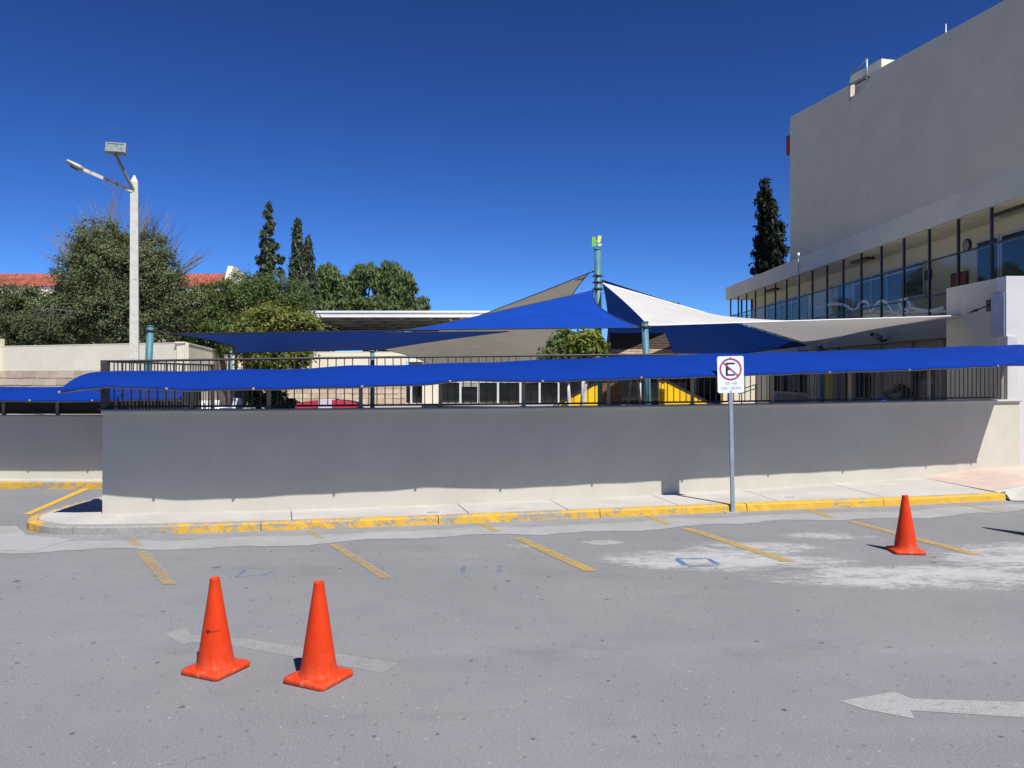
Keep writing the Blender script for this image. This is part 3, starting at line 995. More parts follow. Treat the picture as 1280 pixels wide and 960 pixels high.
# ------------------------------------------------------------------ no-parking sign
sp = Vector((3.56, 12.90, 0))
sroot = tag(empty("traffic_sign", (sp.x, sp.y, 0)), "white no parking sign with a crossed black letter E on a grey post", "traffic sign")
sroot.rotation_euler = (R(0.3), R(-1.2), 0)
bm = BM(); box(bm, -.030, .030, -.030, .030, 0, 2.45, bev=.006); build("post", bm, M['galv'], sroot)
bm = BM(); box(bm, -.13, .13, -.11, .11, -.01, .016, bev=.006); build("base_pad", bm, M['gutter'], sroot)
PW, PH = .212, .295
pz = 2.225
bm = BM()
ring = []
rr = .03
for (cx, cz, a0) in ((PW - rr, PH - rr, 0), (-PW + rr, PH - rr, 90), (-PW + rr, -PH + rr, 180), (PW - rr, -PH + rr, 270)):
    for k in range(6):
        a = R(a0 + k * 18)
        ring.append((cx + rr * math.cos(a), cz + rr * math.sin(a)))
fa = [bm.verts.new((x, -.034, pz + z)) for x, z in ring]
fb = [bm.verts.new((x, -.031, pz + z)) for x, z in ring]
bm.faces.new(fa); bm.faces.new(fb[::-1])
for k in range(len(ring)): bm.faces.new((fa[k], fa[(k + 1) % len(ring)], fb[(k + 1) % len(ring)], fb[k]))
plate = build("plate", bm, M['sign_white'], sroot)
def flat_ring(bm, cx, cz, r0, r1, y, n=48):
    a = [bm.verts.new((cx + r0 * math.cos(k * 2 * math.pi / n), y, cz + r0 * math.sin(k * 2 * math.pi / n))) for k in range(n)]
    b = [bm.verts.new((cx + r1 * math.cos(k * 2 * math.pi / n), y, cz + r1 * math.sin(k * 2 * math.pi / n))) for k in range(n)]
    for k in range(n): bm.faces.new((a[k], a[(k + 1) % n], b[(k + 1) % n], b[k]))
cz = pz + .085
bm = BM()
def rect(x0, x1, z0, z1, y): bm.faces.new([bm.verts.new(p) for p in ((x0, y, z0), (x1, y, z0), (x1, y, z1), (x0, y, z1))])
rect(-.078, -.045, cz - .105, cz + .105, -.0355)
rect(-.045, .068, cz + .078, cz + .105, -.0355)
rect(-.045, .068, cz - .105, cz - .078, -.0355)
rect(-.045, .015, cz - .012, cz + .014, -.0355)
build("letter_e", bm, M['sign_black'], plate)
bm = BM()
flat_ring(bm, 0, cz, .153, .178, -.037)
a = R(-42); d = Vector((math.cos(a), 0, math.sin(a))); n = Vector((-d.z, 0, d.x))
c0 = Vector((0, -.0368, cz))
bm.faces.new([bm.verts.new(c0 + d * s * .158 + n * t * .011) for s, t in ((-1, -1), (1, -1), (1, 1), (-1, 1))])
build("prohibition_ring", bm, M['sign_red'], plate)
def text_mesh(name, body, size, loc, rot, mat, parent, sx=1.0, extr=0.0):
    cu = bpy.data.curves.new(name, 'FONT')
    cu.body = body; cu.size = size; cu.align_x = 'CENTER'; cu.align_y = 'CENTER'; cu.extrude = extr
    tmp = bpy.data.objects.new(name + "_tmp", cu)
    COL.objects.link(tmp)
    bpy.context.view_layer.update()
    dg = bpy.context.evaluated_depsgraph_get()
    me = bpy.data.meshes.new_from_object(tmp.evaluated_get(dg))
    bpy.data.objects.remove(tmp)
    bpy.data.curves.remove(cu)
    me.materials.clear(); me.materials.append(mat)
    return link(name, me, parent, loc, rot, (sx, 1, 1))
text_mesh("lettering", "7:00 - 9:00", .062, (0, -.0362, pz - .143), (R(90), 0, 0), M['sign_grey'], plate, .72)
text_mesh("lettering", "12:00 - 1:00 P.M.", .062, (0, -.0362, pz - .222), (R(90), 0, 0), M['sign_grey'], plate, .78)
bm = BM()
for zz in (pz + .262, pz - .272):
    lathe(bm, [(0, .008), (.009, .008), (.009, 0)], 8, (0, 0, 0))
    bmesh.ops.translate(bm, verts=bm.verts[-24:], vec=(0, 0, 0))
bm.free()
bm = BM()
for zz in (pz + .272, pz - .272): box(bm, -.009, .009, -.040, -.033, zz - .009, zz + .009)
build("bolt", bm, M['grey_metal'], plate)

# ------------------------------------------------------------------ traffic cones
def cone_thing(x, y, h, rz, label, lean=(0, 0), rs=1.0, group="orange traffic cones on the street"):
    root = tag(empty("traffic_cone", (x, y, 0.0), rz), label, "traffic cone", group)
    root.rotation_euler = (lean[0], lean[1], rz)
    k = h / .71
    bm = BM()
    prof = [(.150, .042), (.146, .056), (.139, .064), (.132, .078), (.037, .690), (.038, .702), (.036, .71), (.031, .708), (.029, .68), (.040, .60), (.0, .59)]
    # worn outline: small ripples in the wall of the body
    fine = []
    for a, b in zip(prof[:-1], prof[1:]):
        st = 10 if b[1] - a[1] > .3 else 1
        for s in range(st): fine.append((a[0] + (b[0] - a[0]) * s / st, a[1] + (b[1] - a[1]) * s / st))
    fine.append(prof[-1])
    lathe(bm, [(r * k * rs, z * k) for r, z in fine], 40)
    for v in bm.verts:
        if v.co.z > .1:
            an = math.atan2(v.co.y, v.co.x)
            f = 1 + 0.012 * math.sin(2 * an + x * 3 + v.co.z * 6) + .008 * math.sin(3 * an + 9 * v.co.z)
            v.co.x *= f; v.co.y *= f
    build("cone_body", bm, M['cone'], root)
    bm = BM()
    s = .182 * k * rs
    c = .035 * k * rs
    ring = []
    for (sx, sy, a0) in ((1, 1, 0), (-1, 1, 90), (-1, -1, 180), (1, -1, 270)):
        for q in range(5):
            a = R(a0 + q * 22.5)
            ring.append((sx * (s - c) + c * math.cos(a), sy * (s - c) + c * math.sin(a)))
    lv = [(1.0, .004), (1.015, .010), (1.015, .030), (.99, .040), (.80, .048)]
    rows = [[bm.verts.new((x_ * f, y_ * f, z * k)) for x_, y_ in ring] for f, z in lv]
    for a in range(len(rows) - 1):
        for q in range(len(ring)):
            bm.faces.new((rows[a][q], rows[a][(q + 1) % len(ring)], rows[a + 1][(q + 1) % len(ring)], rows[a + 1][q])).smooth = True
    bm.faces.new(rows[0][::-1]); bm.faces.new(rows[-1])
    build("base_plate", bm, M['cone'], root)
    return root
c1 = gnd(270, 838); c2 = gnd(398.5, 849); c3 = gnd(1132, 690)
r1 = cone_thing(c1.x, c1.y, .695, R(-24), "left cone of the pair in front, with a dark scuff across its body", (R(.6), R(-.4)))
cone_thing(c2.x, c2.y, .71, R(-26), "right cone of the pair in front, standing on the tail of the white arrow", (R(.5), R(.5)))
cone_thing(c3.x, c3.y, .71, R(-6), "lone orange cone farther back on the right, beside a yellow line", (0, R(-.5)))
cone_thing(7.36, 10.80, 1.34, R(10), "tall orange cone just past the right edge of the picture, only its shadow showing", (0, 0), .72)
# the scuff on the first cone
bm = BM()
for k in range(14):
    an = R(-104 + k * 4.6 + 24)
    z = .325 + (.004 * math.sin(k * 2.1) if k < 5 else .0012 * math.sin(k * .9))
    rad = .132 + (.036 - .132) * ((z - .078) / (.69 - .078)) + .0038
    w = ((.002, .004, .007, .008, .004)[k] if k < 5 else .0016)
    a = Vector((rad * math.cos(an), rad * math.sin(an), z)); an2 = an + R(4.8)
    b = Vector((rad * math.cos(an2), rad * math.sin(an2), z))
    w2 = (.004, .007, .008, .004, .0016)[k] if k < 5 else .0016
    bm.faces.new([bm.verts.new(q) for q in (a - Vector((0, 0, w)), b - Vector((0, 0, w2)), b + Vector((0, 0, w2)), a + Vector((0, 0, w * .7)))])
build("scuff_mark", bm, M['sign_black'], r1)
r1.children[-1].rotation_euler = (0, 0, R(-10))

# ------------------------------------------------------------------ street lamp
lp = at(168, 500, 19)
lx = lp.x; ly = 19.0
lroot = tag(empty("street_lamp", (lx, ly, FZ)), "pale square lamp post with rust stains, two arms and two lamp heads", "street lamp")
topz = at(168, 228, 19).z
bm = BM()
rows = []
for z, w in ((FZ, .105), (topz, .082), (topz + .17, .012)):
    rows.append([bm.verts.new((lx + sx * w, ly + sy * w, z)) for sx, sy in ((-1, -1), (1, -1), (1, 1), (-1, 1))])
for a in range(2):
    for k in range(4): bm.faces.new((rows[a][k], rows[a][(k + 1) % 4], rows[a + 1][(k + 1) % 4], rows[a + 1][k]))
bm.faces.new(rows[0][::-1]); bm.faces.new(rows[2])
bmesh.ops.rotate(bm, verts=bm.verts, cent=(lx, ly, FZ), matrix=Matrix.Rotation(R(20), 3, 'Z'))
adopt(build("post", bm, M['lamp_post']), lroot)
base = at(166, 239, 18.93)
e1 = at(102, 211, 18.6)
bm = BM(); beam(bm, base, e1, .075, .075); arm1 = adopt(build("arm", bm, M['lamp_arm']), lroot)
e2 = at(144, 193, 18.4)
bm = BM(); beam(bm, base + Vector((.02, 0, .03)), e2, .05, .05); arm2 = adopt(build("arm", bm, M['grey_metal']), lroot)
# long street-light head
bm = BM()
d = (at(84, 201.5, 18.5) - e1); L = d.length; d.normalize()
sv = d.cross(Vector((0, 0, 1))).normalized(); uv = sv.cross(d)
secs = [(-.05, .05, .05), (.02, .075, .07), (.12, .085, .075), (.24, .085, .06), (.34, .07, .05), (L, .03, .025)]
rows = []
for t, w, h in secs:
    c = e1 + d * t
    rows.append([bm.verts.new(c + sv * (w * math.cos(k * math.pi / 4)) + uv * (h * math.sin(k * math.pi / 4))) for k in range(8)])
for a in range(len(rows) - 1):
    for k in range(8): bm.faces.new((rows[a][k], rows[a][(k + 1) % 8], rows[a + 1][(k + 1) % 8], rows[a + 1][k]))
bm.faces.new(rows[0]); bm.faces.new(rows[-1][::-1])
head = adopt(build("lamp_head", bm, M['grey_metal']), lroot)
bm = BM(); beam(bm, e1 + d * .05 - uv * .07, e1 + d * .22 - uv * .075, .12, .03); o = build("lens", bm, M['sign_black']); o.parent = head
# floodlight box
bm = BM()
fc = at(144.5, 185, 18.4)
mtx = Matrix.Translation(fc) @ Matrix.Rotation(R(12), 4, 'Z') @ Matrix.Rotation(R(-14), 4, 'X')
box(bm, -.22, .22, -.03, .12, -.13, .13, mat=mtx, bev=.02)
fl = adopt(build("floodlight", bm, M['grey_metal']), lroot)
bm = BM()
for (x0, x1, z0_, z1_) in ((-.205, .205, .085, .115), (-.205, .205, -.115, -.085), (-.205, -.175, -.085, .085), (.175, .205, -.085, .085)):
    box(bm, x0, x1, -.05, -.028, z0_, z1_, mat=mtx)
o = build("frame", bm, M['grey_metal']); o.parent = fl
bm = BM(); box(bm, -.174, .174, -.036, -.029, -.084, .084, mat=mtx)
o = build("lens", bm, M['lamp_glass']); o.parent = fl

# ------------------------------------------------------------------ shade sails and masts
def pole(name, foot, top, r, mat, label, extra=None):
    root = tag(empty(name, foot), label, "pole", "teal poles that hold the shade sails")
    foot, top = Vector(foot), Vector(top)
    bm = BM(); tube(bm, [foot, top], [r, r * .96], 16)
    adopt(build("shaft", bm, mat, None), root)
    bm = BM()
    d = (top - foot).normalized()
    tube(bm, [foot, foot + d * .02], r * 1.9, 16); adopt(build("base_plate", bm, mat), root)
    bm = BM(); tube(bm, [top - d * .01, top + d * .02], r * 1.05, 16); adopt(build("cap", bm, mat), root)
    for k, s in enumerate(extra or [.10]):
        bm = BM(); c = top - d * s
        tube(bm, [c - d * .025, c + d * .025], r * 1.16, 14)
        for a in range(3):
            q = c + Vector((math.cos(a * 2.1 + .4), math.sin(a * 2.1 + .4), 0)) * r * 1.2
            tube(bm, [q, q + (q - c).normalized() * .07], .015, 6)
        adopt(build("collar", bm, M['rail']), root)
    return root
mast_top = at(747, 312, 22)
pole("shade_pole", (mast_top.x + .03, 22, FZ), mast_top, .10, M['teal'], "tallest teal pole in the middle with a green and yellow ornament above it", [.72, .90, 1.08])
P187 = at(188, 408, 19)
pole("shade_pole", (at(181.5, 500, 19).x, 19, FZ), P187, .085, M['teal'], "leaning teal pole beside the pale lamp post on the left")
P807 = at(806, 403, 17)
pole("shade_pole", (at(812, 500, 17).x, 17, FZ), P807, .075, M['teal'], "short teal pole right of the play hut, holding the blue and white sails")
P465 = at(465.5, 436, 30)
pole("shade_pole", (P465.x, 30, FZ), P465, .085, M['teal'], "thin teal pole in front of the cream back wall, beside the grey beige sail")
P1025 = at(1025, 431, 30)
pole("shade_pole", (at(1027.5, 500, 30).x, 30, FZ), P1025, .085, M['teal_light'], "light blue pole standing in front of the yellow classroom door on the right")
P290 = at(289, 438, 28)
pole("shade_pole", (P290.x, 28, FZ), P290, .045, M['teal'], "small blue pole at the far left corner of the big blue sail")
# ornament on the mast
oroot = tag(empty("mast_ornament", (mast_top.x, 22, mast_top.z)), "green and yellow letter shaped ornament on the tallest teal pole", "ornament")
bm = BM(); tube(bm, [(mast_top.x, 22, mast_top.z), (mast_top.x, 22, mast_top.z + .2)], .008, 6); adopt(build("rod", bm, M['alu']), oroot)
def plate_poly(pts, th, mat, nm):
    bm = BM()
    a = [bm.verts.new(at(x, y, 22 - th)) for x, y in pts]; b = [bm.verts.new(at(x, y, 22 + th)) for x, y in pts]
    bm.faces.new(a); bm.faces.new(b[::-1])
    for k in range(len(pts)): bm.faces.new((a[k], a[(k + 1) % len(pts)], b[(k + 1) % len(pts)], b[k]))
    return adopt(build(nm, bm, mat), oroot)
M['lime_plate'] = plain("lime_plate", (0.22, 0.55, 0.03), .5)
M['lemon_plate'] = plain("lemon_plate", (0.80, 0.72, 0.16), .5)
plate_poly([(740, 296), (744.3, 296), (744.6, 299), (747, 301), (745, 303), (746, 307.5), (740.2, 308)], .03, M['lime_plate'], "green_letter")
plate_poly([(747.5, 294.5), (752.2, 295), (750, 303.5), (746.8, 303)], .03, M['lemon_plate'], "yellow_mark")
plate_poly([(746.2, 305), (751.8, 304.5), (752, 307), (749, 308)], .03, M['lemon_plate'], "yellow_dot")

def sail(name, C, mat, label, sag=(.07, .07, .07, .07), n=28, cables=(), hem='hem_dark', group="shade sails over the playground", via=None):
    """four-cornered sail: C in cyclic order, edges curve inwards (Coons patch)"""
    C = [Vector(c) for c in C]
    cen = sum(C, Vector()) / len(C)
    def edge(a, b, s):
        L = (b - a).length
        m = (a + b) / 2
        inn = (cen - m)
        d = (b - a).normalized()
        inn = (inn - d * inn.dot(d))
        if inn.length > 1e-6: inn.normalize()
        return lambda t: a.lerp(b, t) + inn * (4 * t * (1 - t) * s * L)
    c0 = edge(C[0], C[1], sag[0]); d1 = edge(C[1], C[2], sag[1]); c1 = edge(C[3], C[2], sag[2]); d0 = edge(C[0], C[3], sag[3])
    if via:                                     # second edge runs over a slack middle point
        K, tk = via
        d1 = lambda t: (C[1].lerp(K, t / tk) if t < tk - .1 else K.lerp(C[2], (t - tk) / (1 - tk)) if t > tk + .1 else
                        C[1].lerp(K, (tk - .1) / tk).lerp(K, (t - tk + .1) / .2).lerp(K.lerp(K.lerp(C[2], .1 / (1 - tk)), (t - tk + .1) / .2), (t - tk + .1) / .2))
    bm = BM(); g = []
    for i in range(n + 1):
        u = i / n; row = []
        for j in range(n + 1):
            v = j / n
            p = c0(u) * (1 - v) + c1(u) * v + d0(v) * (1 - u) + d1(v) * u
            p -= C[0] * (1 - u) * (1 - v) + C[1] * u * (1 - v) + C[2] * u * v + C[3] * (1 - u) * v
            p.z += .012 * math.sin(u * 17 + v * 5) * math.sin(math.pi * u) * math.sin(math.pi * v)
            row.append(bm.verts.new(p))
        g.append(row)
    for i in range(n):
        for j in range(n):
            bm.faces.new((g[i][j], g[i + 1][j], g[i + 1][j + 1], g[i][j + 1])).smooth = True
    border = [g[i][0].co.copy() for i in range(n + 1)] + [g[n][j].co.copy() for j in range(1, n + 1)] + [g[i][n].co.copy() for i in range(n - 1, -1, -1)] + [g[0][j].co.copy() for j in range(n - 1, -1, -1)]
    root = tag(empty(name, C[0]), label, "shade sail", group)
    adopt(build("cloth", bm, mat), root)
    bm = BM(); tube(bm, border, .014, 5); adopt(build("edge_rope", bm, M[hem]), root)
    for (k, to) in cables:
        bm = BM(); to = Vector(to)
        tube(bm, [C[k], to], .012, 5)
        m = C[k].lerp(to, .4); m2 = C[k].lerp(to, .6)
        tube(bm, [m, m2], .028, 6)
        adopt(build("cable", bm, M['black_metal']), root)
    return root

mast = lambda py, dx=0: Vector((at(747 + dx, py, 22).x, 22, at(747, py, 22).z))
# big blue sail
A0, A1, A2, A3 = at(803, 409.5, 17), at(742.5, 363, 22), at(293, 441, 28), at(213, 417.5, 19)
A2 = at(219, 417.0, 19.3)
sail("shade_sail", [A0, A1, A2, A3], M['sail_blue'], "big bright blue shade sail sweeping from the tallest pole to the far left",
     (.07, .0, .0, .006), via=(at(505, 415.6, 19.2), .44), cables=((1, mast(361)), (3, P187 - Vector((0, 0, .08))), (0, P807 - Vector((0, 0, .1)))))
L0, L1, L2, L3 = at(216, 417.8, 19.2), at(636, 414.3, 23), at(477, 437.2, 29.8), at(293, 441, 28)
sail("shade_sail", [L0, L1, L2, L3], M['sail_navy'], "darker blue shade sail hanging low behind the big bright blue one on the left",
     (.0, .03, .02, .06), cables=((3, P290), (2, P465)))
# white sail on the right
W0, W1, W2, W3 = at(811, 407, 17), at(753.5, 354, 22), at(1022, 433, 30), at(1202, 394.6, 19.3)
wall_hook = Vector((10.78, 18.1, at(1236, 382, 18.1).z))
sail("shade_sail", [W0, W1, W2, W3], M['sail_white'], "white shade sail right of the tallest pole, tapering to the building wall",
     (.012, .02, .06, .012), cables=((1, mast(352)), (3, wall_hook), (2, P1025), (0, P807 - Vector((0, 0, .05)))), hem='white_paint')
# navy sail behind the white one
N0, N1, N2, N3 = at(752.5, 350, 22.3), at(1009, 432, 31), at(900, 446, 34), at(752, 452, 33)
sail("shade_sail", [N0, N1, N2, N3], M['sail_navy'], "dark blue shade sail hanging behind the white one",
     (.002, .02, .02, .02), cables=((0, mast(347)),))
# grey beige sail behind the blue one
B0, B1, B2, B3 = at(736.5, 341, 22), at(479, 437, 30), at(534, 474, 39), at(765, 452, 36)
sail("shade_sail", [B0, B1, B2, B3], M['sail_beige'], "grey beige shade sail rising behind the blue one on the left of the tallest pole",
     (.015, .10, .03, .09), cables=((0, mast(338)), (1, P465)))

# ------------------------------------------------------------------ foliage
def leaf_mesh(name, pts, nrm, size, mat, parent, aspect=1.9, up=0.0):
    """many small leaf-shaped quads at pts, facing nrm"""
    n = len(pts)
    nrm = nrm / (np.linalg.norm(nrm, axis=1, keepdims=True) + 1e-9)
    a = rng.normal(size=(n, 3))
    a[:, 2] += up
    a -= nrm * (a * nrm).sum(1, keepdims=True)
    a /= np.linalg.norm(a, axis=1, keepdims=True) + 1e-9
    b = np.cross(nrm, a)
    s = size * rng.uniform(.6, 1.3, size=(n, 1))
    a = a * s * aspect / 2; b = b * s / 2
    bend = nrm * s * .18
    V = np.empty((n, 4, 3))
    V[:, 0] = pts - a - bend; V[:, 1] = pts - b * .9 + a * .1; V[:, 2] = pts + a - bend; V[:, 3] = pts + b * .9 + a * .1
    me = bpy.data.meshes.new(name)
    me.vertices.add(n * 4); me.loops.add(n * 4); me.polygons.add(n)
    me.vertices.foreach_set("co", V.reshape(-1))
    me.loops.foreach_set("vertex_index", np.arange(n * 4, dtype=np.int32))
    me.polygons.foreach_set("loop_start", np.arange(0, n * 4, 4, dtype=np.int32))
    me.polygons.foreach_set("loop_total", np.full(n, 4, dtype=np.int32))
    me.update(calc_edges=True)
    me.materials.append(mat)
    o = link(name, me)
    return adopt(o, parent)

def clumps(blobs, n_clump, per, cr, shell=.55):
    """leaf positions in clumps spread through the given ellipsoids"""
    vol = np.array([b[3] * b[4] * b[5] for b in blobs]) ** .75
    vol /= vol.sum()
    P, Nn = [], []
    for k in range(n_clump):
        b = blobs[rng.choice(len(blobs), p=vol)]
        d = rng.normal(size=3); d /= np.linalg.norm(d)
        r = shell + (1.08 - shell) * rng.random() ** .6
        c = np.array(b[:3]) + d * np.array(b[3:6]) * r
        m = int(per * rng.uniform(.5, 1.4))
        rr = cr * rng.uniform(.6, 1.35)
        q = rng.normal(size=(m, 3)) * rr * np.array([.55, .55, .42])
        P.append(c + q)
        Nn.append(d * .7 + np.array([0, 0, .45]) + rng.normal(size=(m, 3)) * .65)
    return np.concatenate(P), np.concatenate(Nn)

def limbs(name, root, base, tips, r, mat, wob=.15):
    bm = BM()
    base = Vector(base)
    for k, tp in enumerate(tips):
        tp = Vector(tp)
        pts = [base]
        for s in range(1, 5):
            t = s / 4
            p = base.lerp(tp, t); L = (tp - base).length
            p += Vector((random.uniform(-1, 1), random.uniform(-1, 1), random.uniform(-.5, .5))) * wob * L * .25 * (1 if s < 4 else 0)
            # limbs climb before they spread
            p.z += (1 - t) * t * L * .25
            pts.append(p)
        r0 = r if k == 0 else r * .6
        tube(bm, pts, [r0 * (1 - .18 * s) for s in range(5)], 7)
    adopt(build(name, bm, mat), root)

def tree(name, label, foot, blobs, leaf, n_clump, per, cr, size, bark='bark', r=.14, group=None, aspect=1.9, shell=.5):
    root = tag(empty(name, foot), label, "tree" if "shrub" not in name else "shrub", group)
    tips = [(b[0], b[1], b[2]) for b in blobs]
    limbs("trunk", root, foot, tips, r, M[bark])
    p, n = clumps(blobs, n_clump, per, cr, shell)
    leaf_mesh("crown", p, n, size, M[leaf], root, aspect)
    return root

def px_blob(px, py, Y, rx, ry, ryd=None):
    """ellipsoid whose outline spans rx by ry pixels about px,py at distance Y"""
    c = at(px, py, Y)
    k = Y / 1000
    return (c.x, c.y, c.z, rx * k, (ryd if ryd else (rx + ry) / 2) * k, ry * k)

GT = "trees behind the cream wall on the left"
# large olive tree
Y = 34
tree("broadleaf_tree", "large round grey green tree behind the lamp post with bare twigs above it", (at(150, 470, Y).x, Y, FZ),
     [px_blob(126, 308, Y, 30, 32), px_blob(146, 345, Y, 62, 48), px_blob(102, 358, Y, 32, 42), px_blob(200, 355, Y, 28, 36), px_blob(180, 325, Y, 32, 36), px_blob(150, 392, Y, 72, 46), px_blob(88, 400, Y, 28, 36), px_blob(208, 395, Y, 28, 36), px_blob(112, 330, Y, 24, 26)],
     'leaf_olive', 1500, 92, .31, .058, 'bark', .2, GT)
# bare twigs above it
troot = tag(empty("bare_tree", (at(160, 470, 36).x, 36, FZ)), "leafless twiggy tree sticking up behind the large grey green tree", "tree", GT)
bm = BM()
b0 = at(155, 470, 36); b0.z = FZ
fork = at(155, 400, 36)
tube(bm, [b0, fork], [.16, .12], 7)
for k in range(64):
    ex = random.uniform(48, 262); 
    ey = 236 + abs(ex - 150) ** 1.35 * .15 + random.uniform(0, 30)
    e = at(ex, ey, 36 + random.uniform(-2, 2))
    m1 = fork.lerp(e, .45) + Vector((random.uniform(-.4, .4), random.uniform(-.4, .4), .1))
    tube(bm, [fork, m1, m1.lerp(e, .55) + Vector((random.uniform(-.12, .12), 0, random.uniform(0, .15))), e], [.045, .026, .016, .008], 4, cap=False)
    for j in range(5):
        t = random.uniform(.35, .9)
        p = m1.lerp(e, t)
        q = p + (e - m1).normalized() * random.uniform(.5, 1.1) + Vector((random.uniform(-.5, .5), 0, random.uniform(-.1, .4)))
        tube(bm, [p, q], [.011, .006], 4, cap=False)
adopt(build("trunk", bm, M['twig']), troot)
Y = 33
tree("garden_shrub", "dark bushy shrub with drooping grey stems at the far left above the cream wall", (at(20, 470, Y).x, Y, FZ),
     [px_blob(5, 395, Y, 45, 38), px_blob(45, 398, Y, 38, 36), px_blob(-40, 400, Y, 45, 40), px_blob(60, 420, Y, 40, 25), px_blob(20, 418, Y, 60, 25)],
     'leaf_dark', 720, 90, .28, .060, 'bark', .1, GT)
sroot = [o for o in S.objects if o.name.startswith("garden_shrub") and o.parent is None][-1]
bm = BM()
for k in range(18):
    a = at(random.uniform(40, 110), random.uniform(375, 400), 31.6); e = at(random.uniform(0, 75), random.uniform(390, 428), 31.2)
    m = a.lerp(e, .4) + Vector((0, 0, random.uniform(.1, .35)))
    tube(bm, [a, m, e], [.018, .014, .006], 4, cap=False)
adopt(build("stems", bm, M['leaf_grey']), sroot)
Y = 36
tree("broadleaf_tree", "wide dark green tree between the large round tree and the yellowish tree", (at(290, 470, Y).x, Y, FZ),
     [px_blob(265, 390, Y, 42, 34), px_blob(310, 375, Y, 48, 30), px_blob(345, 372, Y, 38, 26), px_blob(290, 415, Y, 70, 30), px_blob(240, 410, Y, 32, 28), px_blob(360, 395, Y, 30, 22)],
     'leaf_mid', 980, 92, .30, .060, 'bark', .16, GT)
Y = 30
tree("broadleaf_tree", "yellowish green tree whose lower leaves show beneath the big blue sail", (at(335, 470, Y).x, Y, FZ),
     [px_blob(340, 400, Y, 34, 17), px_blob(374, 407, Y, 26, 13), px_blob(325, 420, Y, 32, 24), px_blob(350, 445, Y, 34, 16), px_blob(320, 452, Y, 18, 10)],
     'leaf_yellow', 620, 80, .24, .058, 'bark', .09, GT, 2.4, .35)
def conifer(name, label, foot, height, r, leaf, n, size, group=None, irregular=.25, up=.8, cat="tree", profile=None):
    root = tag(empty(name, foot), label, cat, group)
    f = Vector(foot)
    bm = BM(); tube(bm, [f, f + Vector((r * .05, 0, height * .55)), f + Vector((0, 0, height * .985))], [r * .13, r * .08, .02], 7)
    adopt(build("trunk", bm, M['bark']), root)
    P, Nn = [], []
    prof = profile or (lambda t: (1 - t) ** .75 * min(1, .35 + t * 5))
    lobes = rng.uniform(0, 2 * math.pi, 40); lz = rng.random(40); la = rng.uniform(-irregular, irregular, 40)
    for k in range(n):
        t = rng.random() ** 1.1
        an = rng.uniform(0, 2 * math.pi)
        rad = prof(t) * r
        m = 1.0
        dl = np.exp(-((lz - t) / .045) ** 2) * np.exp(-((np.angle(np.exp(1j * (lobes - an)))) / .7) ** 2)
        m += float((dl * la).sum()) * 2.0
        rr = rad * m * (0.55 + .5 * rng.random())
        c = np.array([f.x + rr * math.cos(an), f.y + rr * math.sin(an), f.z + t * height])
        m_ = 9
        q = rng.normal(size=(m_, 3)) * np.array([.12, .12, .26]) * (r / 1.0) ** .5
        P.append(c + q)
        Nn.append(np.array([math.cos(an), math.sin(an), .25]) + rng.normal(size=(m_, 3)) * .6)
    leaf_mesh("crown", np.concatenate(P), np.concatenate(Nn), size, M[leaf], root, 3.0, 2.0)
    return root
def cyp(px, ytop, Y, wpx, label, leaf, n, size, irr, prof=None, foot_py=None):
    top = at(px, ytop, Y)
    conifer("cypress", label, (top.x, Y, FZ), top.z - FZ, wpx / 2 * Y / 1000, leaf, n, size, None, irr, profile=prof)
def ragged(px, Y, label, blobs, leaf, n, per, cr, size):
    foot = (at(px, 470, Y).x, Y, FZ)
    root = tag(empty("cypress", foot), label, "tree")
    bm = BM(); tp = at(px, blobs[0][1], Y); tube(bm, [foot, (tp.x, Y, (tp.z + FZ) / 2), tp], [.2, .12, .03], 7); adopt(build("trunk", bm, M['bark']), root)
    bl = [px_blob(a, b, Y, c, d) for a, b, c, d in blobs]
    p, nn = clumps(bl, n, per, cr, .2)
    leaf_mesh("crown", p, nn, size, M[leaf], root, 3.2, 1.2)
ragged(335, 55, "tall open feathery cypress, left of the two narrow ones", [(335, 300, 3.5, 46), (335, 345, 8, 42), (335, 258, 1.6, 9), (335, 262, 2.5, 13), (336, 284, 5, 12), (331, 303, 6, 8), (341, 306, 6, 7), (328, 325, 8, 8), (342, 322, 7, 7), (335, 315, 5, 14), (347, 340, 9, 6), (326, 345, 8, 8), (336, 345, 8, 12), (353, 326, 4, 5), (324, 366, 9, 10), (343, 365, 12, 10), (335, 385, 20, 12), (351, 372, 6, 6)], 'leaf_cypress', 420, 30, .15, .11)
cyp(372, 279, 58, 22, "narrow dark cypress, the taller one right of the feathery one", 'leaf_cypress', 1300, .15, .3, lambda t: min(1, (1 - t) * 2.2) ** .8)
cyp(385, 303, 60, 24, "shorter cypress hard against the right side of the narrow dark one", 'leaf_cypress', 1000, .15, .35, lambda t: min(1, (1 - t) * 2.4) ** .8)
ragged(961, 66, "almost black cypress rising behind the roof edge of the building on the right", [(958, 285, 6, 52), (957, 229, 1.8, 7), (957, 238, 3.5, 11), (955, 252, 8, 11), (962, 265, 9, 10), (956, 279, 9, 12), (972, 287, 7, 10), (965, 298, 12, 11), (952, 305, 8, 9), (956, 315, 11, 12), (975, 316, 7, 12), (960, 334, 18, 14), (972, 340, 10, 12), (960, 360, 20, 20)], 'leaf_black', 460, 44, .30, .17)
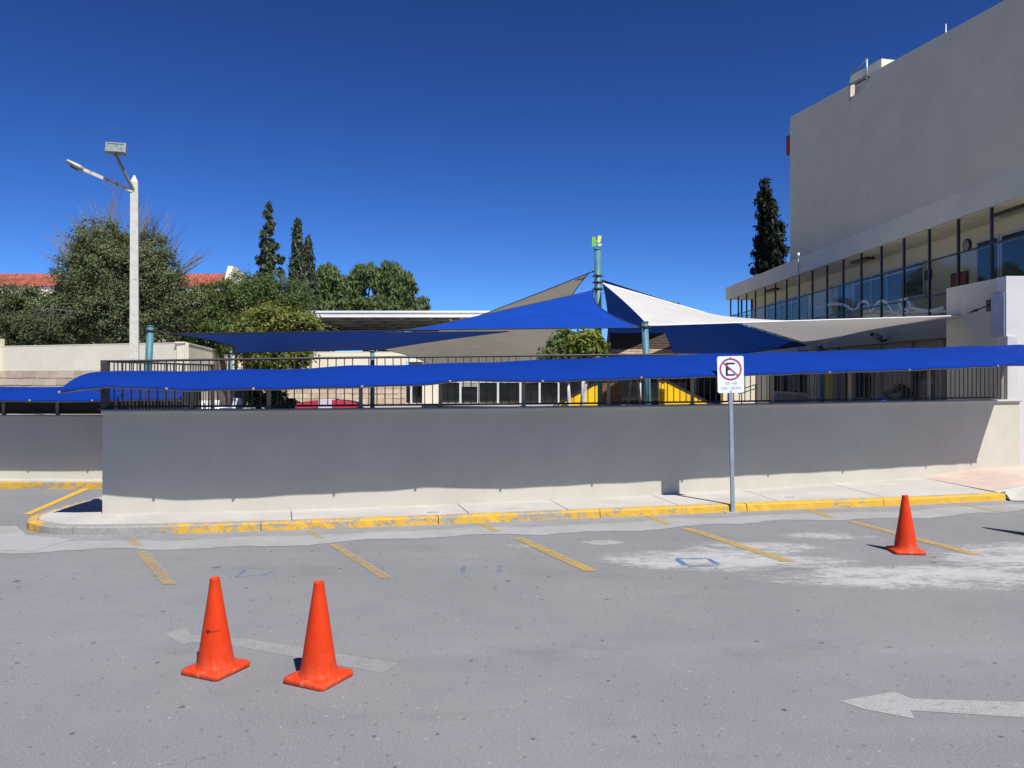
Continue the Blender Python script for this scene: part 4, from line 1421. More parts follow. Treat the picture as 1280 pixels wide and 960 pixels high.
def pine(label, Y, blobs, n, foot_px):
    root = tag(empty("pine_tree", (at(foot_px, 470, Y).x, Y, FZ)), label, "tree", "pines behind the white canopy roof")
    bl = [px_blob(a, b, Y, c, d) for a, b, c, d in blobs]
    limbs("trunk", root, (at(foot_px, 470, Y).x, Y, FZ), [(b[0], b[1], b[2]) for b in bl], .25, M['bark'])
    p, nn = clumps(bl, int(n * 1.25), 70, .30, .25)
    # upright tufts on top
    tops = []
    for b in bl:
        for k in range(14):
            d = rng.normal(size=3); d[2] = abs(d[2]) + .3; d /= np.linalg.norm(d)
            c = np.array(b[:3]) + d * np.array(b[3:6]) * 1.0
            tops.append(c + np.stack([rng.normal(size=22) * .12, rng.normal(size=22) * .12, rng.random(22) * .6], 1))
    tp = np.concatenate(tops)
    p = np.concatenate([p, tp]); nn = np.concatenate([nn, rng.normal(size=tp.shape) * np.array([1, 1, .2])])
    leaf_mesh("crown", p, nn, .11, M['leaf_pine'], root, 4.2, 2.2)
def tufts(x0, x1, step, ytop, depth, wob):
    out = []
    x = x0
    while x <= x1:
        t = (x - x0) / (x1 - x0)
        top = ytop(t) + random.uniform(0, wob)
        out.append((x + random.uniform(-2, 2), top + depth * .5, step * random.uniform(.65, 1.0), depth * .5))
        if random.random() < .8: out.append((x + random.uniform(-3, 3), top + depth * 1.25, step * .9, depth * .5))
        x += step
    return out
pine("left pine with a rounded top, right of the narrow cypresses", 62, tufts(392, 428, 6.5, lambda t: 348 - 10 * math.sin(math.pi * min(1, t * 1.2)), 18, 7) + [(405, 388, 18, 14), (408, 412, 24, 20)], 330, 408)
pine("broad pine with two crowns above the middle of the white canopy roof", 64, tufts(435, 512, 7, lambda t: 350 - 19 * math.sin(math.pi * t) ** .7 + 9 * math.exp(-((t - .5) / .08) ** 2), 22, 8) + [(470, 385, 32, 12), (465, 410, 34, 20)], 520, 470)
pine("small distant pine top peeping over the white canopy roof", 80, [(529, 384, 7, 6), (517, 388, 9, 6), (525, 410, 14, 22)], 60, 525)
pine("distant treetops above the slope of the white sail", 70, [(812, 386, 9, 5), (842, 391, 7, 4), (825, 402, 24, 10), (828, 430, 26, 24)], 220, 825)
# yard tree with lime-washed trunks
Y = 15.7
yroot = tree("broadleaf_tree", "small yard tree with leaves coloured lime on the sunlit side and whitewashed trunks under the sails", (at(722, 500, Y).x, Y, FZ),
     [px_blob(733, 430, Y, 21, 15), px_blob(742, 442, Y, 15, 14)], 'leaf_lime_lit', 170, 34, .10, .05, 'bark_pale', .07)
p, n = clumps([px_blob(705, 432, Y + .3, 20, 17), px_blob(690, 445, Y, 14, 12), px_blob(715, 445, Y, 18, 16), px_blob(712, 425, Y + .6, 16, 10)], 170, 34, .11, .35)
leaf_mesh("crown", p, n, .05, M['leaf_mid'], yroot)  # sunlit right and shaded left of the crown set by leaf colour
bm = BM()
f = at(716, 500, Y); f.z = FZ
for dx, tx in ((-.02, 708), (.17, 727)):
    e = at(tx, 455, Y)
    tube(bm, [f + Vector((dx, 0, 0)), f + Vector((dx * 1.4, 0, .45)), e], [.05, .042, .028], 8)
adopt(build("trunk", bm, M['bark_pale']), yroot)

# ------------------------------------------------------------------ boundary walls with stone cladding
def clad_wall(name, label, a, b, top, band_top, cols, rows, th=.25, sh=None):
    a, b = Vector((*a, 0)), Vector((*b, 0))
    d = (b - a); L = d.length; d.normalize()
    n = Vector((d.y, -d.x, 0))          # towards the camera for walls drawn left to right
    root = tag(empty(name, (a.x, a.y, FZ)), label, "wall")
    bm = BM()
    prism(bm, [(p.x, p.y) for p in (a, b, b - n * th, a - n * th)], FZ - .05, top)
    adopt(build("wall_body", bm, M['cream']), root)
    bm = BM()
    prism(bm, [(p.x, p.y) for p in (a + n * .008, b + n * .008, b - n * (th + .008), a - n * (th + .008))], top + .001, top + .03)
    adopt(build("coping", bm, M['cream']), root)
    bm = BM()
    prism(bm, [(p.x, p.y) for p in (a + n * .012, b + n * .012, b + n * .0, a + n * .0)], FZ - .03, band_top)
    adopt(build("mortar_bed", bm, M['mortar']), root)
    hh = (band_top - FZ) / rows
    for r_ in range(rows):
        x = 0.0
        k = 0
        while x < L - .05:
            w = min(L - x, (L / cols) * random.uniform(.65, 1.4))
            z0_ = FZ + r_ * hh
            bm = BM()
            dd = random.uniform(.022, .045)
            c = a + d * (x + w / 2)
            mt = Matrix.Translation((c.x, c.y, 0)) @ Matrix.Rotation(math.atan2(d.y, d.x), 4, 'Z')
            box(bm, -w / 2 + .012, w / 2 - .012, -dd, -.002, z0_ + .010, z0_ + hh - .010 - random.uniform(0, .02), mat=mt)
            for v in bm.verts: v.co += Vector((random.uniform(-.012, .012), random.uniform(-.012, .012), random.uniform(-.012, .012)))
            adopt(build("stone", bm, M['stone']), root)
            x += w
    return root
clad_wall("boundary_wall", "cream boundary wall with a stone base behind the left awning", (-19.9, 31.0), (-11.3, 27.5), 3.33, 2.40, 15, 6)
bm = BM()
clad_root = [o for o in S.objects if o.name == "boundary_wall"][0]
box(bm, -20.35, -19.85, 30.75, 31.3, FZ, 3.65)
adopt(build("pier", bm, M['cream']), clad_root)
wr = tag(empty("boundary_wall", (-11.3, 27.5, FZ)), "cream wall section running back from the corner behind the big blue sail", "wall")
bm = BM(); prism(bm, [(-11.27, 27.5), (-14.7, 42.0), (-14.95, 41.9), (-11.55, 27.55)], FZ, 3.33); adopt(build("wall_body", bm, M['cream']), wr)
bm = BM(); prism(bm, [(-11.24, 27.46), (-14.66, 42.0), (-14.99, 41.9), (-11.59, 27.5)], 3.331, 3.38); adopt(build("coping", bm, M['cream']), wr)
clad_wall("boundary_wall", "cream back wall with a stone base at the far side of the playground", (-15.2, 42.1), (-5.6, 42.1), 3.45, 2.05, 14, 5)

# ------------------------------------------------------------------ red tiled house
hroot = tag(empty("house", (-36, 55, FZ)), "cream house with a red tiled roof half hidden behind the trees on the left", "house")
Y = 55
ez, rz_ = at(0, 357.5, Y).z, at(0, 342, Y + 1.4).z
x0, x1 = at(-120, 0, Y).x, at(281, 0, Y).x
bm = BM(); box(bm, x0, x1 - .1, Y + .12, Y + 9, FZ, ez - .03); adopt(build("wall", bm, M['cream']), hroot)
bm = BM()
nc = int((x1 - x0) / .26)
rr = 9
g = []
for i in range(nc * 4 + 1):
    x = x0 + (x1 - x0) * i / (nc * 4)
    row = []
    for j in range(rr * 2 + 1):
        t = j / (rr * 2)
        step = (.05 if j % 2 else 0.0)
        z = ez + (rz_ - ez) * t + .05 * math.sin(i / 4 * 2 * math.pi) - step
        row.append(bm.verts.new((x, Y + 1.4 * t, z)))
    g.append(row)
for i in range(nc * 4):
    for j in range(rr * 2):
        bm.faces.new((g[i][j], g[i + 1][j], g[i + 1][j + 1], g[i][j + 1]))
adopt(build("roof", bm, M['tile']), hroot)
bm = BM(); prism(bm, [(x0, Y + 1.3), (x1, Y + 1.3), (x1, Y + 9.2), (x0, Y + 9.2)], ez - .02, ez + .15); adopt(build("rear_roof", bm, M['tile']), hroot)
bm = BM()
ga = [(Y - .15, ez - .6), (Y - .15, ez + .25), (Y + .6, rz_ + .42), (Y + 1.5, rz_ + .42), (Y + 9, ez + .1), (Y + 9, ez - .6)]
fa = [bm.verts.new((x1, y, z)) for y, z in ga]; fb = [bm.verts.new((x1 + .35, y, z)) for y, z in ga]
bm.faces.new(fa); bm.faces.new(fb[::-1])
for k in range(len(ga)): bm.faces.new((fa[k], fa[(k + 1) % len(ga)], fb[(k + 1) % len(ga)], fb[k]))
adopt(build("gable_wall", bm, M['cream']), hroot)
bm = BM(); box(bm, x1 + .002, x1 + .34, Y - .1, Y + 9, FZ, ez - .6); adopt(build("wall", bm, M['cream']), hroot)

# ------------------------------------------------------------------ flat white canopy roof
croot = tag(empty("canopy", (-4, 48, FZ)), "long flat white metal canopy roof on posts behind the blue sail", "canopy")
Y = 48
tz = at(0, 388.5, Y).z; bz = at(0, 396.5, Y).z
cx0, cx1 = at(372, 0, Y).x, at(700, 0, Y).x
bm = BM(); box(bm, cx0, cx1, Y, Y + .12, bz, tz - .12); adopt(build("fascia", bm, M['roof_white']), croot)
bm = BM(); box(bm, cx0 - .05, cx1 + .05, Y - .06, Y + .2, tz - .115, tz); adopt(build("gutter", bm, M['roof_white']), croot)
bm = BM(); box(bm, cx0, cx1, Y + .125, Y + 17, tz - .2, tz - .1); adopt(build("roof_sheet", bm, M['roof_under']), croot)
for k in range(9):
    x = cx0 + .3 + (cx1 - cx0 - .6) * k / 8
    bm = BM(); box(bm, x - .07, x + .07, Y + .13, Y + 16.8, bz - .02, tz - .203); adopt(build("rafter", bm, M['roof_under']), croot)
for k in range(6):
    y = Y + .8 + k * 3.0
    bm = BM(); box(bm, cx0, cx1, y, y + .08, bz + .03, bz + .14); adopt(build("purlin", bm, M['grey_metal']), croot)
for px in (578, 690):
    x = at(px, 0, Y + .7).x
    for yy in (Y + .6, Y + 12):
        bm = BM(); box(bm, x - .12, x + .12, yy, yy + .24, FZ, bz - .03); adopt(build("post", bm, M['alu']), croot)
        bm = BM(); beam(bm, (x - .8, yy + .12, bz - .05), (x - .1, yy + .12, bz - .6), .06, .06); beam(bm, (x + .8, yy + .12, bz - .05), (x + .1, yy + .12, bz - .6), .06, .06); adopt(build("brace", bm, M['alu']), croot)

# ------------------------------------------------------------------ glazed pavilion at the back of the playground
proot = tag(empty("pavilion", (-2, 43, FZ)), "low pavilion with dark glazing and white mullions behind the railing", "building")
Y = 43
px0, px1, ptop = -5.55, 11.5, 2.95
bm = BM(); box(bm, px0, px1, Y + .2, Y + 8, FZ, ptop - .02); adopt(build("wall", bm, M['grey_wall']), proot)
bm = BM(); box(bm, px0 - .2, px1 + .3, Y - .5, Y + 8.2, ptop, ptop + .16); adopt(build("roof_slab", bm, M['cream']), proot)
def pavx(px): return (px - 640) / 1000 * (Y + .1)
for a, b in ((505, 527), (553, 574), (577, 597), (599, 621), (624, 649), (652, 673), (676, 697), (700, 750), (752, 800), (803, 868), (871, 904)):
    bm = BM(); box(bm, pavx(a), pavx(b), Y + .14, Y + .199, FZ + .05, 1.86 if a < 700 else 2.2); fr = adopt(build("window", bm, M['dark_glass']), proot)
for px in (514, 575.5, 598, 622.5, 650.5, 674.5, 698.5, 751, 801):
    bm = BM(); x = pavx(px); box(bm, x - .055, x + .055, Y + .08, Y + .135, FZ, 1.84); adopt(build("mullion", bm, M['alu']), proot)
bm = BM(); box(bm, pavx(553), pavx(698), Y + .08, Y + .138, 1.842, 1.95); adopt(build("transom", bm, M['alu']), proot)
bm = BM(); box(bm, pavx(529), pavx(552), Y - .35, Y + .13, FZ, ptop - .01); adopt(build("pillar", bm, M['cream']), proot)
bm = BM(); box(bm, pavx(577), pavx(597), Y + .10, Y + .139, 1.62, 1.835); adopt(build("notice_sheet", bm, M['grey_wall']), proot)

# sunlit cream wing wall
sroot2 = tag(empty("wing_wall", (4.7, 16.8, FZ)), "bright sunlit cream wall panel behind the no parking sign with a stair handrail before it", "wall")
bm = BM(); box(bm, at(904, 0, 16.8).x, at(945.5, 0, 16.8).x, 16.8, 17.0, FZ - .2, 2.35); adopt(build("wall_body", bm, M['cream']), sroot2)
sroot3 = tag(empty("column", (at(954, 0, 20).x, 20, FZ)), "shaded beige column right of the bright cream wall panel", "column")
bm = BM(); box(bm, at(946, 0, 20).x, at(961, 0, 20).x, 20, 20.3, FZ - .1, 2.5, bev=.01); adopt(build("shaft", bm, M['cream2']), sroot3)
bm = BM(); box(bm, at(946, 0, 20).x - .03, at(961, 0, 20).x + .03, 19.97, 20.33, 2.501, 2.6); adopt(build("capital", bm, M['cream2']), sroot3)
hroot2 = tag(empty("handrail", (at(935, 0, 16.3).x, 16.3, FZ)), "black stair handrail against the bright cream wall", "handrail")
bm = BM()
for dy in (0, 5):
    tube(bm, [at(925, 487 + dy, 16.3), at(947, 480 + dy, 16.3)], .011, 6)
adopt(build("rail", bm, M['black_metal']), hroot2)
for px in (927, 945):
    bm = BM(); t = at(px, 481 if px > 940 else 487, 16.3); tube(bm, [Vector((t.x, 16.3, FZ)), t], .013 if px < 940 else .022, 6); adopt(build("post", bm, M['black_metal']), hroot2)

# ------------------------------------------------------------------ playground pieces
# play hut with boarded roof
Y = 25
kroot = tag(empty("play_hut", (at(800, 0, Y).x, Y, FZ)), "dark wooden play hut with a boarded hip roof under the navy sail", "play structure")
rx0, rx1 = at(763, 0, Y).x, at(840, 0, Y).x
rtop, reave = at(0, 415, Y).z, at(0, 443, Y - .2).z
ryb = Y + 1.6
for k in range(8):
    t0, t1 = k / 8, (k + 1) / 8 - .012
    def rp(t, side, lift): return Vector(((rx0 + .02 * t) if side == 0 else (rx1 - .14 * t), Y - .3 + .75 * t, reave + (rtop - reave) * t + lift))
    bm = BM()
    vs = [rp(t0, 0, .02), rp(t0, 1, .02), rp(t1, 1, 0), rp(t1, 0, 0)]
    a = [bm.verts.new(v) for v in vs]; b = [bm.verts.new(v - Vector((0, 0, .03))) for v in vs]
    bm.faces.new(a); bm.faces.new(b[::-1])
    for q in range(4): bm.faces.new((a[q], a[(q + 1) % 4], b[(q + 1) % 4], b[q]))
    adopt(build("roof_board", bm, M['shingle'] if k < 2 else M['wood_dark']), kroot)  # pale lower boards paint the sunlit strip, dark ones the shade above
bm = BM()
v = [bm.verts.new(p) for p in ((rx0, Y - .28, reave - .02), (rx1, Y - .28, reave - .02), (rx1 - .14, Y + .44, rtop - .04), (rx0 + .02, Y + .44, rtop - .04), (rx0, ryb, reave - .02), (rx1, ryb, reave - .02))]
for f in ((2, 3, 4, 5), (0, 3, 4), (1, 5, 2), (0, 4, 5, 1)): bm.faces.new([v[i] for i in f])
adopt(build("roof_frame", bm, M['wood_dark']), kroot)
for x in (rx0 + .12, rx1 - .12):
    for y in (Y - .1, ryb - .15):
        bm = BM(); box(bm, x - .07, x + .07, y, y + .14, FZ, reave - .025); adopt(build("post", bm, M['wood_dark']), kroot)
bm = BM(); box(bm, rx0 + .05, rx1 - .05, Y - .05, ryb - .02, FZ + .55, FZ + .65); adopt(build("deck", bm, M['wood_dark']), kroot)
bm = BM(); box(bm, at(752, 0, Y).x, at(775, 0, Y).x, Y - .25, Y - .18, FZ, 1.98); adopt(build("side_panel", bm, M['wood']), kroot)
for k, (a, b) in enumerate(((789, 781), (797, 803), (824, 834), (829, 838))):
    bm = BM(); beam(bm, at(a, 476, Y - .5), Vector((at(b, 0, Y - .9).x, Y - .9, FZ)), .07, .07); adopt(build("ladder_leg", bm, M['shingle']), kroot)
for k in range(4):
    bm = BM(); z = FZ + .15 + k * .16; box(bm, at(790, 0, Y).x, at(826, 0, Y).x, Y - .62, Y - .57, z, z + .05); adopt(build("rung", bm, M['wood_dark']), kroot)
def slide(px_hi, px_lo, py_hi, Y, label, thick):
    root = tag(empty("playground_slide", (at(px_hi, 0, Y).x, Y, FZ)), label, "slide", "yellow slides of the play hut")
    xh, xl = at(px_hi, 0, Y).x, at(px_lo, 0, Y).x
    zh = at(0, py_hi, Y).z; zl = FZ + .12
    for y in (Y, Y + .62):
        bm = BM()
        pts = [(xh, zh), (xl, zl + .05), (xl, FZ + .01), (xh, FZ + .01)]
        a = [bm.verts.new((x, y, z)) for x, z in pts]; b = [bm.verts.new((x, y + .05, z)) for x, z in pts]
        bm.faces.new(a); bm.faces.new(b[::-1])
        for q in range(4): bm.faces.new((a[q], a[(q + 1) % 4], b[(q + 1) % 4], b[q]))
        adopt(build("side_panel", bm, M['yellow']), root)
        bm = BM(); beam(bm, (xh, y + .025, zh + .03), (xl, y + .025, zl + .08), .06, .04 * thick); adopt(build("edge_trim", bm, M['wood_dark']), root)
    bm = BM(); beam(bm, (xh, Y + .335, zh - .15), (xl, Y + .335, zl - .06), .56, .03); adopt(build("chute", bm, M['yellow']), root)
slide(747, 628, 481.5, 16.7, "yellow slide dropping to the left behind the whitewashed tree trunks", .5)
slide(831, 972, 477.5, 16.3, "yellow slide dropping to the right of the play hut", 1.2)
# red children's table
Y = 19
troot = tag(empty("table", (at(410, 0, Y).x, Y, FZ)), "low red and pale plastic children's table behind the railing on the left", "table")
tzp = at(0, 505, Y).z
bm = BM()
cxx = at(410, 0, Y).x
def topblock(bm, xa, xb, h):
    n = 10
    pts = []
    for k in range(n + 1):
        x = xa + (xb - xa) * k / n
        u = (x - cxx) / .70
        pts.append((x, tzp - .02 + h * max(0, 1 - u * u) ** .5 * .12))
    a = [bm.verts.new((x, Y - .3, z)) for x, z in pts]; b = [bm.verts.new((x, Y + .5, z)) for x, z in pts]
    for k in range(n): bm.faces.new((a[k], a[k + 1], b[k + 1], b[k]))
    lo = [bm.verts.new((x, Y - .3, tzp - .09)) for x, z in pts]
    lo2 = [bm.verts.new((x, Y + .5, tzp - .09)) for x, z in pts]
    for k in range(n):
        bm.faces.new((a[k], lo[k], lo[k + 1], a[k + 1])); bm.faces.new((b[k], b[k + 1], lo2[k + 1], lo2[k])); bm.faces.new((lo[k], lo2[k], lo2[k + 1], lo[k + 1]))
    for k in (0, n): bm.faces.new((a[k], b[k], lo2[k], lo[k]))
topblock(bm, cxx - .7, cxx - .16, 1.0); topblock(bm, cxx + .16, cxx + .7, 1.0)
adopt(build("table_top", bm, M['red']), troot)
bm = BM(); topblock(bm, cxx - .155, cxx + .155, 1.15); adopt(build("centre_panel", bm, M['pink']), troot)
for sx in (-.55, .55):
    for y in (Y - .2, Y + .4):
        bm = BM(); tube(bm, [(cxx + sx, y, FZ), (cxx + sx * .95, y, tzp - .09)], .035, 8); adopt(build("leg", bm, M['red']), troot)
# white garden chairs near the side railing
def chair(px, Y, rz, label):
    p = at(px, 0, Y)
    root = tag(empty("plastic_chair", (p.x, Y, FZ), rz), label, "chair", "white plastic chairs by the side railing")
    bm = BM(); box(bm, -.22, .22, -.22, .22, .40, .44, bev=.012); build("seat", bm, M['white_paint'], root)
    bm = BM()
    for k in range(5): beam(bm, (-.17 + k * .085, .21, .44), (-.18 + k * .09, .30, .84), .05, .02)
    beam(bm, (-.22, .30, .85), (.22, .30, .85), .03, .06)
    build("backrest", bm, M['white_paint'], root)
    for sx in (-1, 1):
        for sy in (-1, 1):
            bm = BM(); tube(bm, [(sx * .19, sy * .19, .41), (sx * .23, sy * .24, 0)], [.026, .018], 7); build("leg", bm, M['white_paint'], root)
        bm = BM(); tube(bm, [(sx * .21, -.2, .41), (sx * .25, -.2, .62), (sx * .25, .26, .64)], .018, 6); build("armrest", bm, M['white_paint'], root)
chair(268, 18.5, R(40), "white plastic chair seen through the bars, left of the tree trunks")
chair(279, 20.5, R(-60), "white plastic chair seen through the bars, behind and right of the other white chair")
for px, Yq, w in ((304, 22, .10), (322, 24, .09)):
    pass
Y = 24
tree("garden_shrub", "dark leafy shrub and bare stems seen through the bars left of the stone wall", (at(335, 470, Y).x, Y, FZ),
     [px_blob(318, 500, Y, 14, 16), px_blob(345, 498, Y, 16, 14), px_blob(362, 506, Y, 8, 8)], 'leaf_dark', 90, 44, .14, .07, 'bark', .05)
Y = 19.2
tree("garden_shrub", "low dark shrub behind the side railing near the lamp post", (at(225, 470, Y).x, Y, FZ),
     [px_blob(205, 510, Y, 22, 12), px_blob(238, 508, Y, 16, 12)], 'leaf_dark', 80, 44, .12, .06, 'bark', .04)
# blue notice post
broot = tag(empty("dark_post", (at(298, 0, 21).x, 21, FZ)), "thick dark blue padded post behind the railing left of the stone wall", "post")
bm = BM(); tube(bm, [(at(298, 0, 21).x, 21, FZ), (at(298, 0, 21).x, 21, 2.3)], .11, 14); adopt(build("padding", bm, plain("navy_padding", (.02, .035, .06), .6)), broot)
bm = BM(); tube(bm, [(at(298, 0, 21).x, 21, 2.3), (at(298, 0, 21).x, 21, 2.36)], .05, 10); adopt(build("post_top", bm, M['teal']), broot)
# pushchair in front of the classrooms
Y = 20.5
q0 = at(1118, 0, Y)
tr = tag(empty("pushchair", (q0.x, Y, FZ)), "dark pushchair with a round hood and blue seat in front of the classrooms", "pushchair")
def wheel(cx, cy, cz, r, w):
    bm = BM(); n = 20; m = 7
    rings = []
    for i in range(n):
        a = i * 2 * math.pi / n
        rings.append([bm.verts.new((cx + (r - w + w * math.cos(b)) * math.cos(a), cy + w * math.sin(b), cz + (r - w + w * math.cos(b)) * math.sin(a))) for b in [k * 2 * math.pi / m for k in range(m)]])
    for i in range(n):
        for k in range(m): bm.faces.new((rings[i][k], rings[(i + 1) % n][k], rings[(i + 1) % n][(k + 1) % m], rings[i][(k + 1) % m]))
    for k in range(6):
        a = k * math.pi / 3
        beam(bm, (cx, cy, cz), (cx + (r - w) * math.cos(a), cy, cz + (r - w) * math.sin(a)), .012, .012, (0, 1, 0))
    return adopt(build("wheel", bm, M['sign_black']), tr)
for dx, r in ((-.32, .12), (.28, .16)):
    for dy in (-.24, .24): wheel(q0.x + dx, Y + dy, FZ + r, r, .025)
bm = BM()
for dy in (-.22, .22):
    tube(bm, [(q0.x - .32, Y + dy, FZ + .12), (q0.x + .05, Y + dy, FZ + .62), (q0.x + .42, Y + dy, FZ + 1.02), (q0.x + .50, Y + dy, FZ + 1.06)], .014, 6)
    tube(bm, [(q0.x + .28, Y + dy, FZ + .16), (q0.x - .02, Y + dy, FZ + .58)], .014, 6)
tube(bm, [(q0.x + .50, Y - .22, FZ + 1.06), (q0.x + .50, Y + .22, FZ + 1.06)], .02, 8)
adopt(build("frame", bm, M['sign_black']), tr)
bm = BM()
n1, n2 = 12, 8
g = [[bm.verts.new((q0.x + .10 + .34 * math.cos(R(20 + 150 * i / n1)) , Y + (-.23 + .46 * j / n2), FZ + .86 + .40 * math.sin(R(20 + 150 * i / n1)) * (1 - .25 * abs(j / n2 * 2 - 1) ** 3))) for j in range(n2 + 1)] for i in range(n1 + 1)]
for i in range(n1):
    for j in range(n2): bm.faces.new((g[i][j], g[i + 1][j], g[i + 1][j + 1], g[i][j + 1])).smooth = True
hub = [bm.verts.new((q0.x + .10, Y + y_, FZ + .84)) for y_ in (-.23, .23)]
for i in range(n1):
    bm.faces.new((g[i][0], g[i + 1][0], hub[0])); bm.faces.new((g[i + 1][n2], g[i][n2], hub[1]))
adopt(build("hood", bm, M['sign_black']), tr)
bm = BM(); box(bm, q0.x - .38, q0.x + .16, Y - .2, Y + .2, FZ + .55, FZ + .66, bev=.04); box(bm, q0.x - .44, q0.x - .28, Y - .2, Y + .2, FZ + .60, FZ + .95, bev=.05); adopt(build("seat", bm, plain("blue_seat", (.04, .05, .22), .6)), tr)



# ------------------------------------------------------------------ building on the right
XB, XW = 12.0, 13.2
DK, SF, FT = 3.87, 6.42, 7.10
YN, YF = 18.35, 44.2
groot = tag(empty("building", (14, 30, FZ)), "large building on the right: blank grey upper block over a glazed gallery and classrooms", "building")
# upper blank block with a notch in its parapet
A = Vector((13.45, 38.7, 0)); dv = Vector((.246, -1, 0)).normalized(); pv = Vector((-dv.y, dv.x, 0)); pv = pv if pv.x > 0 else -pv
TOPZ = 14.72
Lb = 30
def bl(s, w): 
    p = A + dv * s + pv * w
    return (p.x, p.y)
bm = BM(); prism(bm, [bl(0, 0), bl(Lb, 0), bl(Lb, 18), bl(0, 18)], 6.3, TOPZ - .55); adopt(build("upper_block", bm, M['block']), groot)
def s_at(px):
    # distance along the block front where this pixel column falls
    k = (px - 640) / 1000
    return (k * A.y - A.x) / (dv.x - k * dv.y)
s0_, s1_ = s_at(1063), s_at(1087)
for a, b in ((0, s0_), (s1_, Lb)):
    bm = BM(); prism(bm, [bl(a, 0), bl(b, 0), bl(b, .22), bl(a, .22)], TOPZ - .549, TOPZ); adopt(build("parapet", bm, M['block']), groot)
bm = BM(); prism(bm, [bl(0, .221), bl(.22, .221), bl(.22, 18), bl(0, 18)], TOPZ - .549, TOPZ); adopt(build("parapet", bm, M['block']), groot)
# gallery roof slab
bm = BM(); box(bm, XB - .12, XW + 2.6, YN, YF + .3, SF, FT, bev=.012); adopt(build("gallery_roof", bm, M['fascia']), groot)
bm = BM(); box(bm, XB + .05, XW, YN + .02, YF + .1, SF - .012, SF - .002); adopt(build("soffit", bm, M['soffit']), groot)
# gallery floor and lower wall
bm = BM(); box(bm, XB - .04, XW + 2.5, 19.95, YF + .2, 3.26, DK); adopt(build("gallery_floor", bm, M['grey_wall']), groot)
# back wall of the gallery
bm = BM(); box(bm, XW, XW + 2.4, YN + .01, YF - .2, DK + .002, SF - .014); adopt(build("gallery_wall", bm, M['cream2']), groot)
# ground floor wall
XG = 12.35
bm = BM(); box(bm, XG, XG + 3, 19.95, YF, FZ - .1, 3.258); adopt(build("ground_floor_wall", bm, M['grey_wall']), groot)
def yX(px, X): return X * 1000 / (px - 640)
def win(X, pa, pb, z0_, z1_, mull=(), trans=None, glass='blue_glass', nm="window", fr='alu_dull', prj=.06):
    ya, yb = yX(pb, X), yX(pa, X)
    bm = BM(); w = .07
    box(bm, X - prj, X - .003, ya, yb, z0_, z0_ + w); box(bm, X - prj, X - .003, ya, yb, z1_ - w, z1_)
    box(bm, X - prj, X - .003, ya, ya + w, z0_ + w + .001, z1_ - w - .001); box(bm, X - prj, X - .003, yb - w, yb, z0_ + w + .001, z1_ - w - .001)
    for p in mull:
        y = yX(p, X); box(bm, X - prj * .95, X - .004, y - .035, y + .035, z0_ + w + .001, z1_ - w - .001)
    if trans: 
        ys = [ya + w] + sorted(yX(p, X) for p in mull) + [yb - w]
        for a, b in zip(ys[:-1], ys[1:]): box(bm, X - prj * .9, X - .005, a + .037, b - .037, trans - .03, trans + .03)
    o = adopt(build(nm, bm, M[fr]), groot)
    bm = BM(); box(bm, X - .02, X - .0045, ya + w + .001, yb - w - .001, z0_ + w + .001, z1_ - w - .001)
    g = build("pane", bm, M[glass]); g.parent = o
win(XW, 1069, 1157.5, 4.75, 5.92, (1090, 1110, 1133.5), 5.72)
win(XW, 960, 1007, 4.75, 5.92, (976, 991), 5.66)
win(XW, 1048, 1063.5, DK + .01, 5.90, (), None, 'dark_glass', "door")
win(XW, 1222, 1251.5, DK + .01, 6.02, (), 5.80, 'blue_glass', "door")
win(XW, 1252.5, 1330, 4.6, 6.02, (1290,), 5.80)
# ground floor windows and doors
win(XG, 967.5, 1011, 1.42, 2.65, (977, 989, 1000), None, 'dark_glass', fr='cream2')
win(XG, 1070, 1097, 1.36, 2.65, (1092,), None, 'dark_glass', fr='grey_wall')
win(XG, 1144, 1172, FZ, 2.65, (), None, 'dark_glass', "door", 'wood_dark')
win(XG, 1057, 1065, FZ, 2.6, (), None, 'dark_glass', "door", 'grey_wall')
bm = BM(); box(bm, XG - .05, XG - .003, yX(1042, XG), yX(1033.5, XG), FZ, 2.3); adopt(build("yellow_door", bm, M['yellow_dull']), groot)
for a, b in ((1014, 1024), (1026, 1032)):
    bm = BM(); box(bm, XG - .12, XG - .002, yX(b, XG), yX(a, XG), FZ, 3.24); adopt(build("pilaster", bm, M['cream2']), groot)
for a, b in ((1044, 1050), (1098, 1104), (1136, 1143), (1173, 1183)):
    bm = BM(); box(bm, XG - .10, XG - .002, yX(b, XG), yX(a, XG), FZ, 3.24); adopt(build("pilaster", bm, M['grey_wall']), groot)
# poster on the window
bm = BM(); box(bm, XG - .075, XG - .066, yX(1000, XG), yX(989.5, XG), 1.55, 2.2); adopt(build("poster", bm, plain("faded_green_poster", (.06, .11, .09), .7, 0, .6, 9)), groot)

